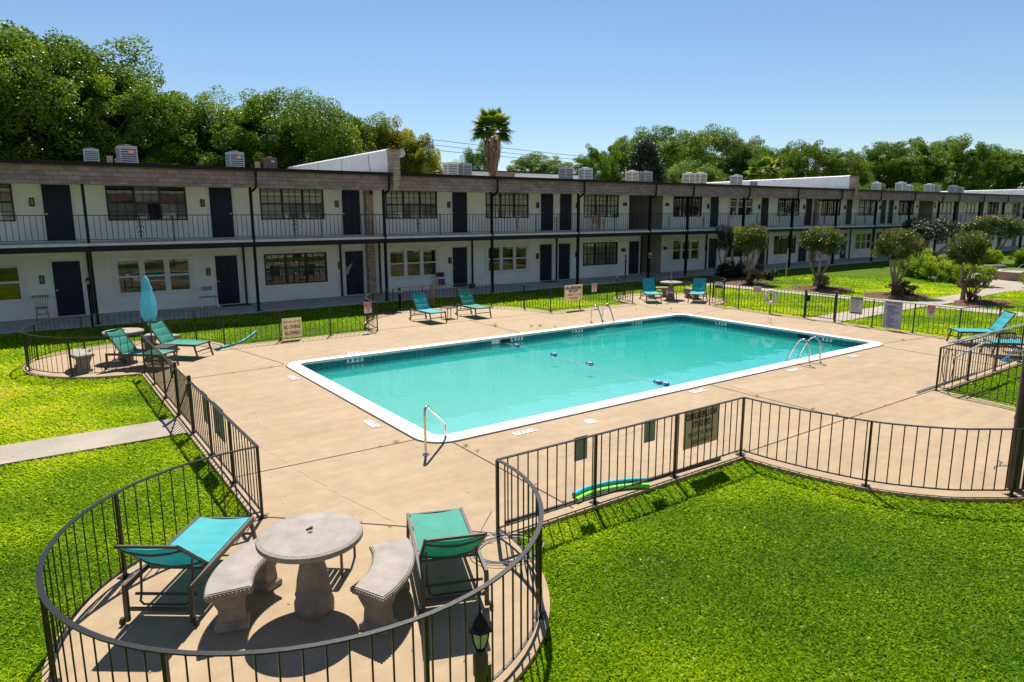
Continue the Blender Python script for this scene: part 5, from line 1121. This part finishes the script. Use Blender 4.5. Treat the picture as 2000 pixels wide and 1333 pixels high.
TREES_FAR = [('g', 38.9, 60.0, 10.8, 2.1, 'dark green tree half hidden behind the palm'),
         ('f', 84.7, 110.0, 15.7, 6.8, 'distant round tree between the palm and the right hand trees'),
         ('v', 63.9, 70.0, 12.5, 3.4, 'bright green tree left of the dark cedar'),
         ('f', 79.1, 80.0, 16.0, 5.1, 'pale green tree rising behind the dark cedar'),
         ('w', 80.5, 73.0, 16.4, 6.3, 'broad tree right of the dark cedar, highest of the right hand trees'),
         ('f', 96.7, 78.0, 17.5, 7.2, 'broad olive tree behind the second firewall'),
         ('f', 103.2, 76.0, 16.5, 5.4, 'olive tree behind the small leafy palm'),
         ('v', 99.4, 66.0, 14.3, 4.9, 'dark clumpy tree right of the small leafy palm'),
         ('v', 95.8, 58.0, 13.9, 5.1, 'dark clumpy tree above the brick end of the second firewall'),
         ('g', 102.9, 57.0, 13.1, 3.6, 'tree in the skyline dip right of the second firewall'),
         ('w', 114.9, 58.0, 14.7, 5.8, 'tall airy tree above the far breezeway, left of a broad one'),
         ('w', 122.1, 56.0, 15.7, 6.9, 'broad airy tree above the farthest firewall'),
         ('v', 139.7, 57.0, 17.0, 7.8, 'broad dark tree above the right part of the farthest firewall'),
         ('w', 165.3, 60.0, 16.8, 8.0, 'tree on the skyline near the right edge'),
         ('v', 172.2, 56.0, 16.6, 7.4, 'tree cut by the right edge of the view'),
         ('g', 70.4, 60.0, 10.3, 4.4, 'lower leafy tree behind the second firewall, in front of a broad one'),
         ('g', 94.8, 50.0, 7.6, 4.4, 'low bright green tree just above the far roof'),
         ('g', 62.0, 62.0, 8.0, 3.3, 'lower bright tree at the foot of the dark cedar'),
         ('b', 20.7, 43.0, 6.5, 2.0, 'low leafy tree right behind the brick firewall end'),
         ('b', 7.5, 43.0, 6.5, 2.4, 'low leafy tree filling the gap under the left skyline dip'),
         ('b', 1.5, 42.8, 6.5, 2.6, 'low leafy tree just behind the roof at the left'),
         ('g', 77.9, 55.0, 7.1, 3.9, 'low leafy tree behind the small leafy palm'),
         ('g', 110.6, 50.0, 8.0, 5.8, 'low leafy tree behind the farthest rooftop units'),
         ('b', 13.4, 43.0, 6.5, 2.5, 'low leafy tree behind the brown rooftop unit')]
for k, x, y, h, hw, lab in TREES: hw *= 1.22 if k == 'o' else 1.42; place(TP[k], (x, y, LZ), x * 1.7, lab, GT, (hw * 1.08 / TS[k][0], hw * 1.08 / TS[k][0], (h - LZ) / TS[k][1]))
for k, x, y, h, hw, lab in TREES_FAR: place(TP[k], (x, y, LZ), x * 1.3, lab, GT, (hw * 1.08 / TS[k][0], hw * 1.08 / TS[k][0], (h - LZ) / TS[k][1]))
# dark cedar
rng = np.random.default_rng(5); t = thing('cedar_tree', 'dense dark cedar with a pointed crown behind the beige rooftop units', 'tree', (57.5, 55, LZ))
C = []; T = []; O = []
for k in range(230):
    z = rng.uniform(.18, 1) ; rad = 2.75 * (1 - ((z - .3) / .75) ** 2 if z > .3 else .9) * rng.uniform(.72, 1.05); rad = max(rad, .12); a = rng.uniform(0, 6.283); c = np.array([rad * math.cos(a), rad * math.sin(a), z * 11.2]); n = 130; d = rng.normal(0, 1, (n, 3)) * [.38, .38, .45]; C.append(c + d); T.append(rng.normal(.4, .15) + rng.normal(0, .15, n)); O.append(np.tile([math.cos(a) * .6, math.sin(a) * .6, .8], (n, 1)))
link('crown', quads_mesh('crown', leaf_quads(np.concatenate(C), .26, .09, rng, out=np.concatenate(O)), np.concatenate(T), M['leaf_dark']), t); m = MB(); m.tube([(0, 0, 0), (0, 0, 9)], [.22, .05], 8); m.build('trunk', M['bark'], t)
# fan palms
def palm(label, loc, h, n, rl, skirt, seed):
    rng = np.random.default_rng(seed); t = thing('fan_palm', label, 'palm', loc); m = MB(); m.tube([(0, 0, 0), (.05, .02, h * .5), (0, 0, h)], [.20, .16, .15], 10); m.build('trunk', M['palmbark'], t)
    def fan(base, d, L, droop, V, T, tint):
        d = unit(np.array(d)); stem = base + d * L * .45; sd = unit(np.cross(d, [0, 0, 1.0]) + 1e-6); up = np.cross(sd, d); w_ = .012
        V += [base - sd * w_, base + sd * w_, stem + sd * w_ * .7, stem - sd * w_ * .7]; T.append(tint)
        for q in np.linspace(-1.5, 1.5, 21):
            e = d * math.cos(q) + sd * math.sin(q); ln = L * .58 * (1 - .25 * abs(q) / 1.25) * rng.uniform(.9, 1.1); tip = stem + e * ln + np.array([0, 0, -droop * L * rng.uniform(.1, .3)]); mid = stem + e * ln * .55; nn = unit(np.cross(e, up)) * L * .05
            V += [stem, mid - nn, tip, mid + nn]; T.append(tint + rng.normal(0, .1))
    V = []; T = []
    for k in range(n):
        a = k * 2.39996 + rng.uniform(-.3, .3); el = math.asin(-.45 + 1.43 * (k + .5) / n) + rng.uniform(-.12, .12); fan(np.array([0, 0, h + rng.uniform(-.15, .1)]), [math.cos(a) * math.cos(el), math.sin(a) * math.cos(el), math.sin(el)], rl * rng.uniform(.85, 1.1), .25 if el > .3 else .8, V, T, rng.uniform(.1, .75))
    link('crown', quads_mesh('crown', np.array(V), np.array(T), M['frond']), t)
    if skirt:
        V = []; T = []
        for k in range(420):
            a = rng.uniform(0, 6.283); u = rng.uniform(0, 1) ** .8; z0 = h - .15 - u * skirt * .62; d = np.array([math.cos(a), math.sin(a), 0]); L = rng.uniform(.7, 1.25); wmax = .86 * (1 - .55 * u); o_ = wmax * rng.uniform(.35, 1.0); sd = np.array([-d[1], d[0], 0]) * rng.uniform(.03, .10)
            p0 = d * .14 + [0, 0, z0]; p1 = d * o_ + [0, 0, z0 - L * .30]; p2 = d * o_ * rng.uniform(.6, .95) + [0, 0, z0 - L]
            V += [p0 - sd * .3, p0 + sd * .3, p1 + sd, p1 - sd]; V += [p1 - sd, p1 + sd, p2 + sd * .4, p2 - sd * .4]; q = rng.uniform(0, 1); T += [q, q * .8]
        link('dead_frond_skirt', quads_mesh('dead_frond_skirt', np.array(V), np.array(T), M['deadfrond']), t)
    return t
palm('tall fan palm with a shaggy skirt of dead brown fronds behind the roof', (28.4, 42.2, LZ), 9.75, 44, 1.72, 3.3, 3)
palm('small leafy fan palm showing above the second white firewall', (65.0, 45, LZ), 7.9, 30, 2.1, 0, 4)
# crape myrtles
def crape(seed, nb=46, per=210, rx=1.15, rz=.85, zc=2.15, forks=4, mt='leaf_crape', lf=.085, tip=.27):
    rng = np.random.default_rng(seed); t = thing('crape_myrtle', '', 'tree'); Bc, C, T, O = crown_points(rng, nb, per, .30, lambda p: p[2] > -.45, .9, .45)
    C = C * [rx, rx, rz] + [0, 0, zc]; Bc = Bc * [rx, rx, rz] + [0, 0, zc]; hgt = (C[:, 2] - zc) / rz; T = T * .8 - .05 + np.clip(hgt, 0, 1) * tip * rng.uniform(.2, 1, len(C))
    V = leaf_quads(C, lf, lf * .55, rng, out=O)
    # upright new shoots on the top
    for k in range(70):
        a = rng.uniform(0, 6.283); r = math.sqrt(rng.uniform(0, 1)) * .95; z = zc + rz * math.sqrt(max(0, 1 - r * r)) * 1.02; b = np.array([rx * r * math.cos(a), rx * r * math.sin(a), z - .08]); n = 16
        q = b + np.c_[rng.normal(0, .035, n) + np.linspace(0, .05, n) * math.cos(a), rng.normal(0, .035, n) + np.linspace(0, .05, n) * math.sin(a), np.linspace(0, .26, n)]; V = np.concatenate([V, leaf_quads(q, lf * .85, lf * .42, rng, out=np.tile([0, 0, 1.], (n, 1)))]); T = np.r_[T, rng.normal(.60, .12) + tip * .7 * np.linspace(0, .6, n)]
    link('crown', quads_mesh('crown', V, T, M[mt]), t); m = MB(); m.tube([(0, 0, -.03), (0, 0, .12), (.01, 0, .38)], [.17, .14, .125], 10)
    for k in range(forks):
        a = 6.283 * k / forks + rng.uniform(-.3, .3); sp = rng.uniform(.38, .62); e = np.array([sp * math.cos(a), sp * math.sin(a), zc - .55])
        m.tube([(0, 0, .28), (.35 * e[0] + .03, .35 * e[1], .72), (.75 * e[0], .75 * e[1] + .03, 1.15), tuple(e)], [.088, .074, .058, .042], 8)
        for q in range(4):
            b = Bc[rng.integers(len(Bc))]
            if np.dot(b[:2], e[:2]) < 0: b = b * [-1, -1, 1]
            m.tube([tuple(e - [0, 0, .05]), tuple((e + b) / 2 + rng.normal(0, .04, 3)), tuple(b)], [.03, .02, .007], 5)
    m.build('trunk', M['crapebark'], t, smooth=60); return t
CP = [crape(21), crape(22), crape(23)]; CD = crape(24, 26, 110, .8, .8, 1.95, 3, 'leaf_dark', .09, .1); CL = crape(25, 20, 70, .75, .7, 2.2, 3, 'leaf_olive', .10, .2); GC = 'crape myrtles in the garden'
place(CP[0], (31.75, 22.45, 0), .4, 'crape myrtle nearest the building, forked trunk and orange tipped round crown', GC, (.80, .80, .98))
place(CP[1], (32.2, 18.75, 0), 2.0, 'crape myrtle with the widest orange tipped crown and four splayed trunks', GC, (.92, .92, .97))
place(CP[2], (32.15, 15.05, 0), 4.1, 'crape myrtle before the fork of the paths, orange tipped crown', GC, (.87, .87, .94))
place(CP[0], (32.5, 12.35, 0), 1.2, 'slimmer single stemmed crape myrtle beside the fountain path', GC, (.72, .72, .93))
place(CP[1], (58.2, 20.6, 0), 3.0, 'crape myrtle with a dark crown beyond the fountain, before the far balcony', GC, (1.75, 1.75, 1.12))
place(CD, (33.3, 25.4, 0), 0, 'dark leaved small tree left of the bed against the walkway', GC, (.75, .75, 1.05)); place(CL, (34.2, 25.2, 0), 1.0, 'pale leaved small leaning tree in the bed against the walkway', GC, (.9, .9, .95)); place(CD, (36.2, 25.5, 0), 2.2, 'thin dark leaved small tree before the dark ground floor window', GC, (.8, .8, 1.05))
place(CD, (52.5, 22.2, 0), .8, 'dark leaved tree before the far breezeway', GC, (1.9, 1.9, 1.15)); place(CD, (57.0, 25.6, 0), 4, 'dark leaved tree before a far navy door', GC, (1.1, 1.1, 1.15))
# bushes
def bush(seed, mt, nb=26, per=140, lf=.09, shape=(.75, .75, .6), name='bush', zb=.62):
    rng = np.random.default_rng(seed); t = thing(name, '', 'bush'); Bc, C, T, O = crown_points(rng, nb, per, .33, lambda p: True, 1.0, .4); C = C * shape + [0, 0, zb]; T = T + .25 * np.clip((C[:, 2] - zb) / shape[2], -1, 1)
    link('foliage', quads_mesh('foliage', leaf_quads(C, lf, lf * .5, rng, out=O + [0, 0, .5]), T, M[mt]), t); m = MB()
    for k in range(7): b = Bc[k] * shape + [0, 0, zb]; m.tube([(0, 0, -.04), tuple(b * [.4, .4, .6]), tuple(b)], [.022, .014, .005], 5)
    m.build('stems', M['bark'], t); return t
HB = [bush(31, 'leaf_bush'), bush(32, 'leaf_bush')]; RB = bush(33, 'leaf_red', 14, 70, .07, (.42, .42, .32), 'low_shrub', .34); DB = bush(34, 'leaf_dark', 22, 120, .09, (.7, .7, .45), 'low_shrub', .42)
GH = 'bushes around the fountain plaza'
for i, (x, y, s, lab) in enumerate([(43.4, 19.4, 1.25, 'leftmost bright green bush of the row round the fountain plaza'), (42.1, 18.2, 1.2, 'bright green bush second from the left in the row round the plaza'), (41.3, 17.0, 1.2, 'bright green bush in the middle of the row round the plaza'), (40.6, 15.95, 1.05, 'smaller bright green bush between two trunks in the plaza row'), (39.3, 14.55, 1.15, 'bright green bush at the edge of the path left of the fountain'),
        (40.9, 12.3, 1.1, 'bright green bush cut by the right edge before the fountain'), (46.5, 20.8, 1.2, 'green bush behind the plaza row, below the dark tree'), (49.0, 21.4, 1.2, 'green bush behind the plaza row, left of the far crape myrtle'), (52.5, 20.2, 1.15, 'green bush beyond the stone bench, left of another'), (54.5, 19.4, 1.15, 'green bush beyond the fountain below the far crape myrtle'), (56.6, 18.0, 1.15, 'green bush beyond the fountain near the right edge'), (45.0, 20.4, 1.1, 'green bush between the row and the far breezeway')]):
    place(HB[i % 2], (x, y, LZ), i * 1.3, lab, GH, (s, s, s * .95))
GS_ = 'low shrubs at the tree feet'
for x, y, p, s, lab in [(31.2, 21.9, RB, 1.3, 'reddish low shrub at the foot of the crape myrtle nearest the building'), (31.75, 18.35, RB, 1.1, 'reddish low shrub at the foot of the widest crape myrtle'), (32.6, 18.9, DB, .6, 'dark low shrub behind the trunks of the widest crape myrtle'), (31.75, 14.9, RB, .9, 'reddish low shrub left of the trunk by the fork of the paths'), (32.5, 14.7, DB, .75, 'dark low shrub right of the trunk by the fork of the paths'), (32.2, 12.0, RB, 1.5, 'spreading reddish shrub round the slim crape myrtle trunk'),
        (33.2, 24.9, DB, 1.1, 'dark low shrub below the pale leaning tree'), (34.4, 24.9, DB, 1.0, 'dark low shrub in the shaded bed, second from the left'), (35.4, 24.6, DB, .8, 'dark low shrub in the shaded bed before a white wall'), (34.3, 22.9, DB, .7, 'small green shrub right of the crape myrtle nearest the building')]:
    place(p, (x, y, LZ + .02), x, lab, GS_, (s, s, s))
# fountain, garden bench
t = thing('brick_fountain', 'round low brick fountain basin with bright blue water', 'fountain', (45.6, 14.2, 0))
m = MB(); m.lathe([(1.62, 0), (1.62, .40), (1.30, .40), (1.30, .1)], 56); m.build('basin', M['fountain'], t, smooth=35); m = MB(); m.lathe([(1.28, .40), (1.28, .45), (1.66, .45), (1.66, .401)], 56); m.build('rim', M['path'], t, smooth=35)
m = MB(); m.lathe([(1.29, .12), (1.29, .33), (.01, .331)], 48); m.build('water', mat('fountain_water', (.02, .27, .36), .08), t)
m = MB()
for k in range(3): a = k * 2.1 + .6; m.tube([(.9 * math.cos(a) - u * 1.0 * math.cos(a), .9 * math.sin(a) - u * 1.0 * math.sin(a), .34 + 2.0 * u * (1 - u)) for u in np.linspace(0, 1, 12)], .012, 5)
m.build('water_jets', M['paper'], t)
t = thing('garden_bench', 'plain stone bench on two supports behind the fountain', 'bench', (48.9, 17.3, 0), R(-40)); m = MB(); m.box(-.85, .85, -.22, .22, .40, .47); m.build('seat', M['stone_top'], t); 
for s in (-1, 1): m = MB(); m.frustum(s * .5, 0, 0, .40, .13, .17, .10, .15); m.build('leg', M['stone'], t)
# small weeds in the joints
rng = np.random.default_rng(9); V = []; T = []
for x, y, s in [(4.6, 9.72, .10), (4.3, 9.7, .05), (5.42, 8.9, .10), (5.45, 8.6, .07), (5.38, 7.0, .05), (5.3, 6.3, .08), (2.95, 7.3, .05), (3.2, 7.0, .05), (8.62, 6.12, .12), (8.85, 6.16, .07), (11.8, 6.3, .12), (11.83, 6.8, .09), (11.8, 8.0, .09), (12.3, 6.12, .06), (4.6, 16.6, .08), (3.7, 16.55, .06), (12.5, 18.5, .2), (13.4, 17.7, .14), (13.7, 17.6, .16), (14.0, 17.2, .1), (19.0, 18.4, .1), (20.4, 17.9, .12), (20.8, 19.0, .14), (21.3, 18.9, .12), (20.6, 9.25, .1), (21.2, 9.1, .07), (16.6, 6.25, .18), (16.9, 6.2, .12), (2.1, 8.2, .06), (13.2, 6.13, .06), (9.3, 6.1, .05), (20.4, 16.5, .08)]:
    s *= .75; n = 34; C = np.c_[rng.normal(x, s * .32, n), rng.normal(y, s * .26, n), rng.uniform(.005, s * .8, n)]; C[:, 2] *= .7; V.append(leaf_quads(C, s * .4, s * .16, rng, out=np.tile([0, 0, .8], (n, 1)))); T.append(rng.uniform(.3, .95, n))
tag(link('weeds', quads_mesh('weeds', np.concatenate(V), np.concatenate(T), M['leaf_bush'])), 'small green weeds sprouting in the deck joints', 'weeds', kind='stuff')
# ---------------------------------------------------------------- grass blades
def grass(N, seed):
    rng = np.random.default_rng(seed); d = np.exp(rng.uniform(math.log(2.6), math.log(46), N)); th = YAW + rng.uniform(-.80, .80, N); X = d * np.sin(th); Y = d * np.cos(th)
    k = (Y < 26.86) & ~inside(offset(loop, .05), X, Y)
    for P in (P_LEFT, P_GATE, P_Y, P_FT):
        k &= ~inside(P, X, Y)
    for cx, cy, rx, ry in BEDS: k &= ((X - cx) / rx) ** 2 + ((Y - cy) / ry) ** 2 > 1.02
    X, Y, d = X[k], Y[k], d[k]; n = len(X)
    # patchy brightness and length, in world space
    ph = rng.uniform(0, 6.28, 24); kx = rng.normal(0, 1, 24) * np.geomspace(.18, 5, 24); ky = rng.normal(0, 1, 24) * np.geomspace(.18, 5, 24); am = np.geomspace(1, .25, 24)
    f = sum(a * np.sin(kx_ * X + ky_ * Y + p) for a, kx_, ky_, p in zip(am, kx, ky, ph)); f = f / f.std()
    L = (.042 + .0016 * d) * rng.uniform(.6, 1.35, n) * np.clip(1 + .16 * f, .5, 1.5); Wd = (.0046 + .0012 * d) * rng.uniform(.8, 1.3, n)
    a = rng.uniform(0, 6.283, n); lean = rng.uniform(.7, 1.5, n); dirv = np.c_[np.cos(a) * np.sin(lean), np.sin(a) * np.sin(lean), np.cos(lean)]; s = np.c_[-np.sin(a), np.cos(a), np.zeros(n)] * Wd[:, None] / 2
    b = np.c_[X, Y, np.full(n, LZ - .002)]; mid = b + dirv * L[:, None] * .55; tip = b + dirv * L[:, None]; tip[:, 2] -= L * .15 * lean; tip[:, 2] = np.maximum(tip[:, 2], LZ + .006)
    V = np.stack([b - s, b + s, mid + s * .9, tip, mid - s * .9], 1).reshape(-1, 3)
    T = .41 + .15 * f + rng.normal(0, 1, n) * np.clip(1.7 / d, .05, .20); dry = rng.random(n) < .004 + .03 * (f > 1.5); T[dry] = 1.0
    return quads_mesh('grass', V, T, M['grass'], 5)
tag(link('grass', grass(1100000, 3)), 'short bright green grass covering the lawns', 'grass', kind='stuff')
# dry leaves scattered over lawns and deck
rng = np.random.default_rng(77); n = 1500; d = np.exp(rng.uniform(math.log(3), math.log(30), n)); th = YAW + rng.uniform(-.75, .75, n); X = d * np.sin(th); Y = d * np.cos(th); ind = inside(deck_poly, X, Y); k = (Y < 26.8) & ~((X > PX0 - .1) & (X < PX1 + .1) & (Y > PY0 - .1) & (Y < PY1 + .1)) & (~ind | (rng.random(n) < .22)); X, Y, ind = X[k], Y[k], ind[k]
C = np.c_[X, Y, np.where(ind, .006, LZ + .045)]; V = leaf_quads(C, rng.uniform(.02, .05, len(C)), .018, rng, up=2.5).reshape(-1, 4, 3); V[:, :, 2] = C[:, None, 2] + (V[:, :, 2] - C[:, None, 2]) * .25 + .004
tag(link('leaf_litter', quads_mesh('leaf_litter', V.reshape(-1, 3), rng.uniform(0, 1, len(C)), M['litter'])), 'small dry leaves scattered on the lawns and the deck', 'leaves', kind='stuff')
for o in list(COL.objects):
    for k in ('_used', '_world'):
        if k in o.keys(): del o[k]
